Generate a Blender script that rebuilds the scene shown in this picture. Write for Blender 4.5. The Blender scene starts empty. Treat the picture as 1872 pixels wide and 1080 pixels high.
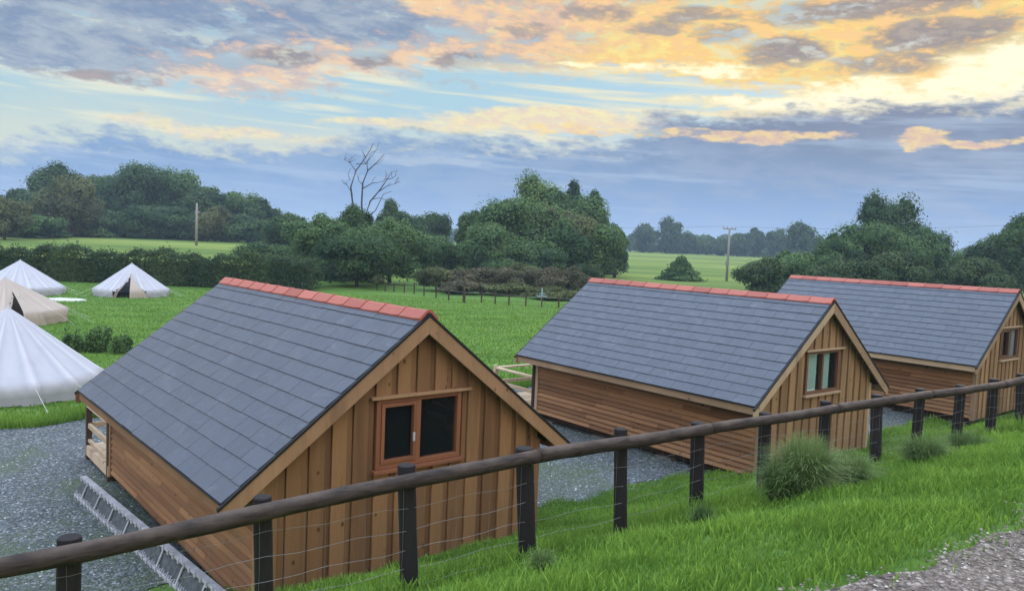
import bpy, math, random
import numpy as np
from mathutils import Vector, Matrix
R_ = math.radians
rng = np.random.default_rng(7)
random.seed(5)
S = bpy.context.scene
COL = S.collection

# ------------------------------------------------------------------ camera
F, PITCH, ROLL = 1419.0, .066, .042
cp, sp = math.cos(PITCH), math.sin(PITCH)
FWD = np.array([0, cp, -sp]); UP0 = np.array([0, sp, cp]); RT0 = np.array([1., 0, 0])
RT = math.cos(ROLL)*RT0 + math.sin(ROLL)*UP0
UP = -math.sin(ROLL)*RT0 + math.cos(ROLL)*UP0
cam = bpy.data.objects.new('camera', bpy.data.cameras.new('camera'))
COL.objects.link(cam)
cam.matrix_world = Matrix(((RT[0], UP[0], -FWD[0], 0), (RT[1], UP[1], -FWD[1], 0), (RT[2], UP[2], -FWD[2], 0), (0, 0, 0, 1)))
cam.data.sensor_width = 36; cam.data.lens = 36*F/1872
cam.data.clip_start = .05; cam.data.clip_end = 8000
S.camera = cam
S.view_settings.view_transform = 'Standard'; S.view_settings.look = 'None'
S.view_settings.exposure = 0; S.view_settings.gamma = 1

def ray(x, y): return FWD + RT*(x-936)/F - UP*(y-540)/F
def at(x, y, Y):                       # the point Y metres ahead seen at photo pixel x, y
    r = ray(x, y); return r*(Y/r[1])
def atz(x, y, z):
    r = ray(x, y); return r*(z/r[2])
def pix(p):
    p = np.asarray(p, float); d = p@FWD
    return 936+F*(p@RT)/d, 540-F*(p@UP)/d

# ------------------------------------------------------------------ node helpers
class E:
    nt = None
    def __init__(s, k): s.k = k
    @staticmethod
    def m(op, *a, clamp=False):
        n = E.nt.nodes.new('ShaderNodeMath'); n.operation = op; n.use_clamp = clamp
        for i, v in enumerate(a):
            if isinstance(v, E): E.nt.links.new(v.k, n.inputs[i])
            else: n.inputs[i].default_value = v
        return E(n.outputs[0])
    def __add__(s, o): return E.m('ADD', s, o)
    __radd__ = __add__
    def __sub__(s, o): return E.m('SUBTRACT', s, o)
    def __rsub__(s, o): return E.m('SUBTRACT', o, s)
    def __mul__(s, o): return E.m('MULTIPLY', s, o)
    __rmul__ = __mul__
    def __truediv__(s, o): return E.m('DIVIDE', s, o)
def put(sock, v):
    if isinstance(v, E): E.nt.links.new(v.k, sock)
    else: sock.default_value = v
def c4(c): return (*c, 1) if len(c) == 3 else c
def sm(x, lo, hi, a=0., b=1., lin=False):
    n = E.nt.nodes.new('ShaderNodeMapRange'); n.interpolation_type = 'LINEAR' if lin else 'SMOOTHSTEP'
    put(n.inputs['Value'], x); put(n.inputs['From Min'], lo); put(n.inputs['From Max'], hi)
    n.inputs['To Min'].default_value = a; n.inputs['To Max'].default_value = b
    return E(n.outputs[0])
def mix(f, a, b, mode='MIX'):
    n = E.nt.nodes.new('ShaderNodeMix'); n.data_type = 'RGBA'; n.blend_type = mode
    put(n.inputs[0], f)
    put(n.inputs[6], a if isinstance(a, E) else c4(a)); put(n.inputs[7], b if isinstance(b, E) else c4(b))
    return E(n.outputs[2])
def vec(x, y, z):
    n = E.nt.nodes.new('ShaderNodeCombineXYZ')
    for i, v in enumerate((x, y, z)): put(n.inputs[i], v)
    return E(n.outputs[0])
def sep(v):
    n = E.nt.nodes.new('ShaderNodeSeparateXYZ'); put(n.inputs[0], v)
    return [E(o) for o in n.outputs]
def mapv(v, sc, rot=(0, 0, 0)):
    n = E.nt.nodes.new('ShaderNodeMapping'); put(n.inputs[0], v); n.inputs['Scale'].default_value = sc
    n.inputs['Rotation'].default_value = rot
    return E(n.outputs[0])
def noise(v, scale=1., detail=4., rough=.55, dist=0., col=False):
    n = E.nt.nodes.new('ShaderNodeTexNoise'); put(n.inputs['Vector'], v)
    n.inputs['Scale'].default_value = scale; n.inputs['Detail'].default_value = detail
    n.inputs['Roughness'].default_value = rough; n.inputs['Distortion'].default_value = dist
    return E(n.outputs[1 if col else 0])
def voro(v, scale, out='Distance', feat='F1'):
    n = E.nt.nodes.new('ShaderNodeTexVoronoi'); put(n.inputs['Vector'], v); n.feature = feat
    n.inputs['Scale'].default_value = scale
    return E(n.outputs[out])
def texco(k='Object'):
    return E(E.nt.nodes.new('ShaderNodeTexCoord').outputs[k])
def attr(name, out='Fac'):
    n = E.nt.nodes.new('ShaderNodeAttribute'); n.attribute_name = name
    return E(n.outputs[out])
def bump(h, strength=.5, dist=.01):
    n = E.nt.nodes.new('ShaderNodeBump'); n.inputs['Strength'].default_value = strength
    n.inputs['Distance'].default_value = dist; put(n.inputs['Height'], h)
    return E(n.outputs[0])
def rgb(*c):                            # sRGB 0-255 to linear
    return tuple(((v/255)/12.92 if v/255 <= .04045 else ((v/255+.055)/1.055)**2.4) for v in c)
def mat(name, fn):
    m = bpy.data.materials.new(name); m.use_nodes = True
    E.nt = m.node_tree; b = m.node_tree.nodes['Principled BSDF']
    fn(b); return m

# ------------------------------------------------------------------ sky
SUN_AZ, SUN_EL = R_(32), R_(10.5)
w = bpy.data.worlds.new('World'); S.world = w; w.use_nodes = True
E.nt = w.node_tree
bg = w.node_tree.nodes['Background']
dx, dy, dz = sep(E(w.node_tree.nodes.new('ShaderNodeTexCoord').outputs['Generated']))
az = E.m('ARCTAN2', dx, dy)*57.2958
el = E.m('ARCSINE', dz)*57.2958
def azel(x, y):
    r = ray(x, y); return math.degrees(math.atan2(r[0], r[1])), math.degrees(math.asin(r[2]/np.linalg.norm(r)))
# clouds are streaks that slant gently down to the right and flatten towards the horizon
u = az*.05; v_ = el*.135 + az*.006
warp = noise(vec(u*1.3, v_*1.1, 3.1), 1.6, 3, .5) - .5
warp2 = noise(vec(u*1.3, v_*1.1, 9.4), 3.4, 4, .55) - .5
big = noise(vec(u, v_, 1.7), 2.6, 4, .55)
med = noise(vec(u, v_, 5.2), 6.5, 7, .60, .2)
fine = noise(vec(u, v_, 8.8), 15., 7, .60, .2)
streak = noise(vec(u*.5, v_*2.9, 12.), 3.4, 5, .5, .2)
eld = el + warp*2.6 + warp2*2.0
def bound(pts, soft, e=None):           # 1 above the curve through photo points
    n = w.node_tree.nodes.new('ShaderNodeFloatCurve')
    cm = n.mapping; c = cm.curves[0]
    P = [azel(*p) for p in pts]
    P = [(-60, P[0][1])]+P+[(60, P[-1][1])]
    c.points[0].location = ((P[0][0]+60)/120, P[0][1]/30); c.points[1].location = ((P[-1][0]+60)/120, P[-1][1]/30)
    for a, b in P[1:-1]: c.points.new((a+60)/120, b/30)
    cm.update()
    put(n.inputs['Value'], (az+60.)/120.)
    d = (eld if e is None else e) - E(n.outputs[0])*30.
    return d if soft is None else sm(d, -soft, soft)
def blob(x, y, wx, wy, e=None):         # soft ellipse of cloud centred where the photo has one, 0..1
    a, b = azel(x, y)
    ka, kb = F/57.3/wx, F/57.3/wy
    n = E.nt
    s2 = E.m('POWER', (az+warp2*4.-a)*ka, 2) + E.m('POWER', (el+warp*1.4+warp2*1.2-b)*kb, 2)
    return E.m('SUBTRACT', 1., sm(s2, 0., 1.), clamp=True)
def msk(b, n, lo, hi): return sm(b+n*sm(b, 0., .25), lo, hi)
def blobs(L):
    t = None
    for q in L:
        k = blob(*q[:4])*(q[4] if len(q) > 4 else 1.)
        t = k if t is None else E.m('MAXIMUM', t, k)
    return t
clear = mix(sm(az, -30, 25), rgb(172, 208, 222), rgb(160, 205, 226))
clear = mix(sm(eld, 5.0, 9.5), mix(sm(az, -35, 5), rgb(216, 226, 208), rgb(240, 226, 190)), clear)
clear = mix(sm(el, 14, 40), clear, rgb(120, 165, 215))
sk = w.node_tree.nodes.new('ShaderNodeTexSky'); sk.sky_type = 'NISHITA'; sk.sun_disc = False
sk.sun_elevation = SUN_EL; sk.sun_rotation = SUN_AZ; sk.air_density = 1.2; sk.dust_density = 1.5
nish = mix(1., E(sk.outputs[0]), (.11, .11, .11), 'MULTIPLY')
clear = mix(.12, clear, nish)
# thin pale streaks in the clear gap
clear = mix(sm(streak, .46, .66)*.8, clear, mix(sm(az, -25, 25), rgb(238, 236, 205), rgb(255, 236, 180)))
warmth = sm(az + warp*8., -24, 18)
turb = (med-.5)*1.5 + (fine-.5)*1.3
# upper broken cloud deck: bright broken cloud, greyer undersides
lit = mix(warmth, rgb(240, 204, 168), rgb(252, 206, 136))
lit = mix(sm(med, .42, .60), lit, mix(warmth, rgb(206, 190, 184), rgb(236, 190, 148)))
lit = mix(sm(fine, .50, .66)*.8, lit, mix(warmth, rgb(250, 224, 186), rgb(255, 232, 150)))
grey = mix(warmth, rgb(150, 158, 172), rgb(184, 162, 146))
yard_ = sm(big*.8 + med*.7 + fine*.5, .98, 1.22)
deck = mix(yard_*.80, lit, grey)
nw = blobs([(60, 22, 440, 66), (330, 26, 320, 60), (640, 32, 260, 56, .9), (-150, 30, 500, 90)])
deck = mix(msk(nw, turb*.9, .12, .8)*.9, deck, mix(sm(med, .38, .64), rgb(104, 138, 176), rgb(168, 182, 194)))
gold = blobs([(1400, 60, 420, 110, .9), (1250, 110, 300, 60), (1600, 110, 420, 110), (1150, 130, 260, 30, .7), (1840, 60, 240, 90)])
deck = mix(msk(gold, turb*1.6, .2, 1.1)*.75, deck, mix(sm(fine*.5+med*.5, .42, .58), rgb(255, 208, 96), rgb(255, 230, 128)))
dk = blobs([(1440, 95, 95, 34), (1715, 60, 170, 36), (1650, 112, 130, 28, .8), (1790, 76, 120, 26, .9), (830, 115, 100, 20, .9), (515, 108, 75, 20, .9), (690, 116, 62, 17, .85),
            (1100, 22, 80, 24, .8), (1280, 32, 110, 18, .8), (1600, 14, 240, 30, .9), (1200, 50, 80, 18, .7), (1320, 62, 80, 16, .7), (200, 145, 150, 15, .7), (1450, 34, 140, 24, .7), (960, 60, 70, 18, .6)])
dkm = msk(dk, turb*1.4, .12, .95)
deck = mix(dkm*.9, deck, mix(sm(fine*.6+med*.4, .38, .62), rgb(116, 120, 134), rgb(172, 156, 148)))
deck = mix(sm(el, 18, 34), deck, mix(sm(med, .38, .62), rgb(214, 222, 232), rgb(165, 185, 216)))
dm = bound([(-60, 108), (0, 112), (110, 140), (280, 160), (410, 172), (620, 150), (900, 142), (1130, 133), (1290, 150), (1420, 170), (1560, 196), (1900, 205)], None)
dm = sm(dm + (fine-.5)*3.2 + (med-.5)*4.6, -.6, .9)
holes = sm(big*.5+med*.5+(fine-.5)*.3, .54, .62)*sm(eld, 9.5, 12.)*.75
cream = blobs([(1000, 222, 300, 30), (760, 228, 220, 16, .7), (1380, 205, 120, 12, .7), (420, 240, 300, 16, .6)])
clear = mix(msk(cream, turb*1.0, .1, .9)*.85, clear, mix(sm(fine, .4, .6), rgb(248, 218, 176), rgb(255, 236, 170)))
skyc = mix(dm*(1.-holes*.7), clear, deck)
# light of the hidden sun breaking through above the bank
wh = blobs([(1860, 120, 170, 75, 1.), (1745, 168, 340, 44, 1.), (1880, 180, 240, 40, 1.), (1480, 186, 300, 20, .8), (1240, 120, 300, 12, .6), (1330, 130, 120, 14, .6)])
wm_ = msk(wh, turb*1.4-dkm*.5, .22, .95)
skyc = mix(msk(wh, turb*1.2-dkm*.3, .05, .6)*.7, skyc, (1.0, .80, .33, 1))
skyc = mix(wm_*.92, skyc, (1.15, 1.06, .74, 1))
# the long band of blue-grey cloud above the horizon
bd = bound([(-60, 268), (0, 266), (60, 258), (130, 246), (300, 252), (420, 264), (560, 272), (680, 246), (860, 248), (960, 256), (1130, 256), (1190, 222), (1290, 218), (1400, 204), (1500, 190), (1700, 186), (1900, 192)], None)
lowm = sm((0.-bd) + (fine-.5)*3.2 + (med-.5)*3.6, -.8, 1.1)
gap = blobs([(1395, 250, 190, 15), (1690, 254, 60, 20), (1810, 260, 110, 8, .9), (1230, 246, 110, 11, .7), (1060, 240, 150, 12, .6)])
lowc = mix(sm(el+warp*2., 2., 8.), rgb(124, 158, 204), mix(sm(az, -10, 26), rgb(112, 146, 186), rgb(124, 138, 162)))
lowc = mix(sm(med*.6+big*.4, .42, .60)*.6, lowc, mix(sm(az, -20, 25), rgb(148, 174, 206), rgb(156, 168, 190)))
lowc = mix(sm(el+warp*3.+(med-.5)*4., 7.2, 9.2)*sm(az, 2, 16)*.7, lowc, rgb(122, 126, 146))
lowc = mix(sm(streak, .50, .68)*.45*sm(el, 1, 5), lowc, rgb(186, 204, 224))
wisp = blobs([(780, 292, 170, 12), (700, 282, 120, 9, .8), (1180, 285, 90, 12, .5), (60, 330, 160, 10, .5), (560, 262, 60, 8, .6)])
lowc = mix(msk(wisp, turb*1., .2, 1.)*.6, lowc, rgb(186, 200, 214))
lowc = mix(sm(el, 4.5, 0.)*.35, lowc, rgb(168, 190, 228))
skyc = mix(lowm, skyc, lowc)
skyc = mix(msk(gap, turb*1.6, .15, .85)*.85, skyc, mix(sm(fine, .4, .62), rgb(238, 196, 158), rgb(255, 222, 140)))
# unseen sky overhead and behind the camera gets added brightness to light the ground
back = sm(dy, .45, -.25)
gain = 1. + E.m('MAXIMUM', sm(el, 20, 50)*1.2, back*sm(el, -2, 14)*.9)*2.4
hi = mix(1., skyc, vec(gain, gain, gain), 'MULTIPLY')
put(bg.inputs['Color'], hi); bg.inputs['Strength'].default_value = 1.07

sun = bpy.data.objects.new('sun', bpy.data.lights.new('sun', 'SUN')); COL.objects.link(sun)
sun.data.energy = .55; sun.data.angle = R_(12); sun.data.color = (1, .80, .55)
sd_ = Vector((math.sin(SUN_AZ)*math.cos(SUN_EL), math.cos(SUN_AZ)*math.cos(SUN_EL), math.sin(SUN_EL)))
sun.rotation_euler = sd_.to_track_quat('Z', 'Y').to_euler()

# ------------------------------------------------------------------ mesh helpers
class MB:
    def __init__(s): s.v = []; s.f = []; s.t = []
    def add(s, vs, fs, tone=.5):
        o = len(s.v); s.v += [tuple(map(float, q)) for q in vs]; s.f += [tuple(i+o for i in f) for f in fs]
        s.t += [tone]*len(vs)
    def box(s, x0, x1, y0, y1, z0, z1, tone=.5):
        s.add([(x, y, z) for z in (z0, z1) for y in (y0, y1) for x in (x0, x1)],
              [(0, 2, 3, 1), (4, 5, 7, 6), (0, 1, 5, 4), (2, 6, 7, 3), (0, 4, 6, 2), (1, 3, 7, 5)], tone)
    def prism(s, poly, a, b, tone=.5):   # poly: 3D points of one face; extruded by vector b-a
        n = len(poly); d = Vector(b)-Vector(a)
        P = [Vector(q) for q in poly]; Q = [q+d for q in P]
        s.add(P+Q, [tuple(range(n))[::-1], tuple(range(n, 2*n))]+[(i, (i+1) % n, n+(i+1) % n, n+i) for i in range(n)], tone)
    def tube(s, pts, rad, n=8, tone=.5, cap=True, jit=0):
        P = [Vector(q) for q in pts]; rad = rad if hasattr(rad, '__len__') else [rad]*len(P)
        rings = []
        up = Vector((0, 0, 1))
        for i, q in enumerate(P):
            t = (P[min(i+1, len(P)-1)]-P[max(i-1, 0)]).normalized()
            a = t.cross(up if abs(t.z) < .9 else Vector((1, 0, 0))).normalized(); b = t.cross(a)
            rings.append([q+(a*math.cos(k*2*math.pi/n)+b*math.sin(k*2*math.pi/n))*rad[i]*(1+random.uniform(-jit, jit)) for k in range(n)])
        fs = [(i*n+k, i*n+(k+1) % n, (i+1)*n+(k+1) % n, (i+1)*n+k) for i in range(len(P)-1) for k in range(n)]
        if cap: fs += [tuple(range(n))[::-1], tuple((len(P)-1)*n+k for k in range(n))]
        s.add([q for r in rings for q in r], fs, tone)
    def build(s, name, m, parent=None, smooth=False, loc=None, bevel=0):
        me = bpy.data.meshes.new(name); me.from_pydata(s.v, [], s.f); me.update()
        a = me.attributes.new('tone', 'FLOAT', 'POINT'); a.data.foreach_set('value', s.t)
        return link(name, me, m, parent, smooth, loc, bevel)
def link(name, me, m, parent=None, smooth=False, loc=None, bevel=0):
    if smooth: me.polygons.foreach_set('use_smooth', [True]*len(me.polygons))
    me.materials.append(m)
    o = bpy.data.objects.new(name, me); COL.objects.link(o)
    if parent is not None: o.parent = parent
    if loc is not None: o.location = loc
    if bevel:
        b = o.modifiers.new('bevel', 'BEVEL'); b.width = bevel; b.segments = 2; b.limit_method = 'ANGLE'
    return o
def quads(name, V, tone, m, parent=None, loc=None, smooth=False):   # V (n,4,3)
    n = len(V); me = bpy.data.meshes.new(name)
    me.vertices.add(4*n); me.vertices.foreach_set('co', np.ascontiguousarray(V, dtype=np.float32).ravel())
    me.loops.add(4*n); me.loops.foreach_set('vertex_index', np.arange(4*n, dtype=np.int32))
    me.polygons.add(n); me.polygons.foreach_set('loop_start', np.arange(0, 4*n, 4, dtype=np.int32))
    me.update(calc_edges=True)
    a = me.attributes.new('tone', 'FLOAT', 'POINT'); a.data.foreach_set('value', np.repeat(np.asarray(tone, np.float32), 4))
    return link(name, me, m, parent, smooth, loc)
def grid(name, X, Y, Z, m, smooth=True):      # 2D arrays
    a, b = X.shape; me = bpy.data.meshes.new(name)
    co = np.stack([X, Y, Z], -1).reshape(-1, 3).astype(np.float32)
    i = np.arange(a*b).reshape(a, b)
    q = np.stack([i[:-1, :-1], i[1:, :-1], i[1:, 1:], i[:-1, 1:]], -1).reshape(-1, 4)
    me.vertices.add(a*b); me.vertices.foreach_set('co', co.ravel())
    me.loops.add(q.size); me.loops.foreach_set('vertex_index', q.astype(np.int32).ravel())
    me.polygons.add(len(q)); me.polygons.foreach_set('loop_start', np.arange(0, q.size, 4, dtype=np.int32))
    me.update(calc_edges=True)
    return link(name, me, m, None, smooth)
def tag(o, label=None, cat=None, group=None, kind=None):
    if label: o['label'] = label
    if cat: o['category'] = cat
    if group: o['group'] = group
    if kind: o['kind'] = kind
    return o
def empty(name, loc, rz=0, **k):
    o = bpy.data.objects.new(name, None); COL.objects.link(o); o.location = loc; o.rotation_euler = (0, 0, rz)
    o.empty_display_size = .2
    return tag(o, **k)

# ------------------------------------------------------------------ materials
def wood(name, c0, c1, grain, knots=True, rough=.75, spec=.2, mottle=.35):
    def fn(b):
        o = texco(); t = attr('tone')
        rv = vec(t*37., t*61., t*23.)
        n = E.nt.nodes.new('ShaderNodeVectorMath'); n.operation = 'ADD'; put(n.inputs[0], o); put(n.inputs[1], rv)
        p = mapv(E(n.outputs[0]), grain)
        g = noise(p, 1., 6, .6, 1.2); g2 = noise(p, .22, 3, .5, .5)
        c = mix(sm(t*.7+g*.55+g2*.2-.2, .15, .85), c0, c1)
        c = mix(sm(g, .50, .72)*mottle, c, tuple(x*.45 for x in c0))
        st_ = noise(mapv(o, tuple(max(.5, q*.22) for q in grain)), .55, 5, .6)
        c = mix(sm(st_, .50, .68)*.45, c, tuple(x*.5+.01 for x in c0)); c = mix(sm(st_, .46, .32)*.3, c, tuple(x*1.25 for x in c1))
        if knots:
            kd = voro(mapv(E(n.outputs[0]), tuple(4.2 if q > 5 else 3.0 for q in grain)), 1.15)
            c = mix(sm(kd, .13, .05)*.75, c, tuple(x*.28 for x in c0))
        put(b.inputs['Base Color'], c); b.inputs['Roughness'].default_value = rough
        b.inputs['Specular IOR Level'].default_value = spec
        put(b.inputs['Normal'], bump(g, .35, .004))
    return mat(name, fn)
M = {}
M['board_v'] = wood('gable_timber', (.140, .072, .034), (.262, .146, .068), (26, 26, 1.6))
M['board_v2'] = wood('weathered_gable_timber', (.170, .100, .050), (.320, .205, .110), (26, 26, 1.6))
M['board_h'] = wood('side_timber', (.155, .078, .040), (.295, .162, .082), (26, 1.5, 26))
M['trim'] = wood('trim_timber', (.18, .100, .054), (.31, .19, .105), (20, 3, 3), mottle=.2)
M['frame2'] = wood('dark_stained_frame', (.085, .042, .024), (.14, .07, .04), (20, 20, 3), knots=False, rough=.5, spec=.4, mottle=.2)
M['trim2'] = wood('weathered_trim_timber', (.24, .165, .105), (.38, .285, .19), (20, 3, 3), mottle=.2)
M['frame'] = wood('stained_frame', (.15, .058, .030), (.22, .088, .045), (20, 20, 3), knots=False, rough=.5, spec=.4, mottle=.2)
M['darkwood'] = wood('dark_timber', (.035, .022, .016), (.075, .05, .035), (20, 20, 3), knots=False)
M['deckwood'] = wood('pale_deck_timber', (.34, .25, .17), (.55, .44, .32), (18, 18, 3))
M['post'] = wood('creosoted_post', (.008, .008, .010), (.024, .022, .024), (30, 30, 2.5), knots=False, rough=.7, mottle=.5)
def _rail(b):
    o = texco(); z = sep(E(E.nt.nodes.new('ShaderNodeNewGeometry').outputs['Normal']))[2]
    d = (.82, .57, 0)
    g = noise(mapv(o, (4.5, 4.5, 30), (0, 0, 0)), 1., 7, .65, .6); g2 = noise(o, 3., 4, .6)
    c = mix(sm(g, .32, .7), (.014, .011, .010), (.055, .040, .034))
    c = mix(sm(g2+z*.35, .6, 1.05)*.7, c, (.105, .08, .066))     # paler along the upper side
    put(b.inputs['Base Color'], c); b.inputs['Roughness'].default_value = .7; b.inputs['Specular IOR Level'].default_value = .25
    put(b.inputs['Normal'], bump(g, .6, .008))
M['rail'] = mat('round_rail_timber', _rail)
def _slate(b):
    o = texco(); t = attr('tone'); g = noise(o, 7., 7, .65); g2 = noise(mapv(o, (3, 3, 3)), .5, 3)
    c = mix(t, (.052, .066, .092), (.062, .077, .105)); c = mix(sm(g, .45, .75)*.35, c, (.084, .100, .128)); c = mix(sm(noise(mapv(o, (2, 2, 5)), 1.6, 5, .65, .8), .52, .7)*.4, c, (.102, .120, .146))
    c = mix(sm(g2, .5, .7)*.25, c, (.055, .072, .11))
    put(b.inputs['Base Color'], c); put(b.inputs['Roughness'], sm(g, .3, .7, .42, .62)); b.inputs['Specular IOR Level'].default_value = .45
    put(b.inputs['Normal'], bump(g, .18, .004))
M['slate'] = mat('fibre_slate', _slate)
def _clay(b):
    o = texco(); t = attr('tone'); g = noise(o, 12., 6, .65)
    c = mix(t, (.28, .070, .048), (.40, .118, .085)); c = mix(sm(g, .5, .75)*.45, c, (.22, .06, .05))
    c = mix(sm(noise(o, 3., 4), .58, .7)*.3, c, (.42, .24, .20))
    put(b.inputs['Base Color'], c); b.inputs['Roughness'].default_value = .6; put(b.inputs['Normal'], bump(g, .3, .004))
M['clay'] = mat('red_clay', _clay)
def flat(name, c, rough=.6, spec=.3, metal=0., n=.25, sc=8.):
    def fn(b):
        g = noise(texco(), sc, 5, .6)
        put(b.inputs['Base Color'], mix(sm(g, .3, .7), tuple(x*(1-n) for x in c), c))
        b.inputs['Roughness'].default_value = rough; b.inputs['Specular IOR Level'].default_value = spec
        b.inputs['Metallic'].default_value = metal
    return mat(name, fn)
M['black'] = flat('black_trim', (.012, .012, .014), .6)
M['room'] = flat('painted_dark_inside', (.02, .022, .022), .9)  # near-black colour stands in for the shade inside cabins and tents
M['curtain'] = flat('pale_curtain', (.52, .80, .72), .9, .1, n=.12, sc=20)
M['galv'] = flat('galvanised_steel', (.46, .48, .53), .55, .4, .2, .35, 6)
M['dullsteel'] = flat('dull_steel', (.10, .12, .135), .7, .3, .2, .5, 12)
M['wire'] = flat('fence_wire', (.22, .23, .22), .5, .5, .6)
M['block'] = flat('concrete_block', (.14, .14, .135), .9, .1)
M['cross'] = flat('pale_blue_paint', (.26, .38, .44), .6)
M['sheet'] = flat('white_groundsheet', (.62, .66, .66), .6)
M['cable'] = flat('overhead_cable', (.10, .11, .12), .6)
M['greypole'] = flat('weathered_pole', (.26, .26, .24), .8, .1)
M['porcelain'] = flat('porcelain', (.35, .35, .36), .3)
def _glass(b):
    nt = E.nt; b.inputs['Base Color'].default_value = (.02, .025, .03, 1); b.inputs['Roughness'].default_value = .03
    b.inputs['Alpha'].default_value = .22; b.inputs['Specular IOR Level'].default_value = .35
M['glass'] = mat('window_glass', _glass)
def canvas(name, c, c2):
    def fn(b):
        o = texco(); t = attr('tone'); g = noise(o, 1.6, 5, .6); f = noise(mapv(o, (60, 60, 60)), 1., 2)
        cc = mix(t, c2, c); cc = mix(sm(g, .52, .75)*.25, cc, tuple(x*.8 for x in c2))
        put(b.inputs['Base Color'], cc); b.inputs['Roughness'].default_value = .9; b.inputs['Specular IOR Level'].default_value = .1
        put(b.inputs['Normal'], bump(noise(mapv(o, (5, 5, 1.2)), 1., 4)+f*.1, .5, .03))
        tr = E.nt.nodes.new('ShaderNodeBsdfTranslucent'); put(tr.inputs['Color'], cc)
        ms = E.nt.nodes.new('ShaderNodeMixShader'); ms.inputs[0].default_value = .06
        E.nt.links.new(b.outputs[0], ms.inputs[1]); E.nt.links.new(tr.outputs[0], ms.inputs[2])
        E.nt.links.new(ms.outputs[0], E.nt.nodes['Material Output'].inputs[0])
    return mat(name, fn)
M['canvas'] = canvas('white_canvas', (.50, .51, .56), (.33, .35, .41))
M['beige'] = canvas('beige_canvas', (.44, .385, .34), (.34, .295, .26))
def leaf(name, d, l, tr=.22, rough=.7):
    def fn(b):
        t = attr('tone'); g = noise(texco(), .55, 3, .5)
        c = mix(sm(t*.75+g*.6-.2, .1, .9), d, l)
        put(b.inputs['Base Color'], c); b.inputs['Roughness'].default_value = rough; b.inputs['Specular IOR Level'].default_value = .12
        tn = E.nt.nodes.new('ShaderNodeBsdfTranslucent'); put(tn.inputs['Color'], mix(.6, c, tuple(x*1.3 for x in l)))
        ms = E.nt.nodes.new('ShaderNodeMixShader'); ms.inputs[0].default_value = tr
        E.nt.links.new(b.outputs[0], ms.inputs[1]); E.nt.links.new(tn.outputs[0], ms.inputs[2])
        E.nt.links.new(ms.outputs[0], E.nt.nodes['Material Output'].inputs[0])
    return mat(name, fn)
M['l_dark'] = leaf('dark_foliage', (.026, .060, .030), (.088, .150, .056))
M['l_mid'] = leaf('green_foliage', (.038, .082, .034), (.125, .210, .075))
M['l_olive'] = leaf('olive_foliage', (.055, .074, .032), (.155, .175, .075))
M['l_bright'] = leaf('fresh_foliage', (.052, .105, .032), (.175, .265, .080))
M['l_brown'] = leaf('brown_brush', (.060, .068, .038), (.165, .155, .098))
M['l_hedge'] = leaf('hedge_foliage', (.026, .054, .026), (.080, .122, .048))
M['l_conifer'] = leaf('conifer_foliage', (.020, .048, .032), (.055, .105, .058))
M['grass'] = leaf('grass_blades', (.066, .150, .024), (.200, .345, .055), .3, .6)
M['tuss'] = leaf('tussock_blades', (.045, .10, .03), (.19, .27, .10), .25, .6)
M['bark'] = wood('bark', (.03, .025, .02), (.09, .075, .06), (8, 8, 2), knots=False, rough=.9)
M['deadbark'] = wood('dead_bark', (.035, .035, .04), (.085, .08, .08), (8, 8, 2), knots=False, rough=.9)

def _ground(b):
    o = texco(); x, y, z = sep(o)
    g1 = noise(mapv(o, (.5, 1.3, 1)), .55, 6, .6); g2 = noise(mapv(o, (1, 2.4, 1)), 3.2, 6, .65); g3 = noise(o, 28., 5, .7)
    c = mix(sm(g1, .35, .68), (.056, .135, .025), (.112, .220, .036))
    c = mix(sm(g2, .40, .70)*.6, c, (.125, .225, .045))
    c = mix(sm(g2, .48, .28)*.6, c, (.026, .075, .018))
    c = mix(sm(g3, .5, .75)*.4, c, (.03, .075, .015))
    rough = noise(o, .9, 5, .6)
    c = mix(sm(rough, .54, .70)*.5, c, (.135, .15, .05)); c = mix(sm(noise(mapv(o, (.25, .8, 1), (0, 0, .3)), .7, 4, .6), .5, .62)*.5, c, (.12, .20, .045))
    # pasture beyond the hedges: paler and yellower, with mown bands
    ff = noise(mapv(o, (.3, 1., 1)), .03, 5, .6)
    fc = mix(sm(ff, .4, .62), (.135, .200, .040), (.20, .260, .060))
    bandn = noise(mapv(o, (.004, .03, 1)), 1., 3)
    fc = mix(sm(bandn, .46, .56)*.65, fc, (.060, .120, .030))
    c = mix(sm(y+ (g1-.5)*8., 66, 84), c, fc)
    put(b.inputs['Base Color'], c); b.inputs['Roughness'].default_value = .9; b.inputs['Specular IOR Level'].default_value = .1
    put(b.inputs['Normal'], bump(g3*.5+g2*2.5, .8, .05))
M['ground'] = mat('turf', _ground)
def gravel(name, cols, sc, moss):
    def fn(b):
        o = texco(); vd = voro(o, sc); vc = voro(o, sc, 'Color'); r = sep(vc)
        v2 = voro(o, sc*2.3); r2 = sep(voro(o, sc*2.3, 'Color'))
        c = mix(r[0], cols[0], cols[1]); c = mix(sm(r[1], .72, .95), c, cols[2])
        c = mix(sm(r2[0], .6, .9)*.5, c, cols[2]); c = mix(sm(vd, .35, .75)*.8, c, tuple(q*.25 for q in cols[0]))
        m1 = noise(o, .45, 5, .6); m2 = noise(o, 9., 4, .6)
        c = mix(sm(m1+m2*.3, .60, .80)*moss, c, (.055, .085, .03))
        c = mix(sm(noise(o, .8, 4), .5, .8)*.3, c, tuple(q*.6 for q in cols[0]))
        put(b.inputs['Base Color'], c); b.inputs['Roughness'].default_value = .75
        put(b.inputs['Normal'], bump(sm(vd, .0, .7, 1., 0.)+sm(v2, 0., .7, .4, 0.), 1., .02))
    return mat(name, fn)
M['yard'] = gravel('slate_gravel', ((.045, .066, .076), (.108, .135, .148), (.28, .31, .33)), 24., .75)
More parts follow.
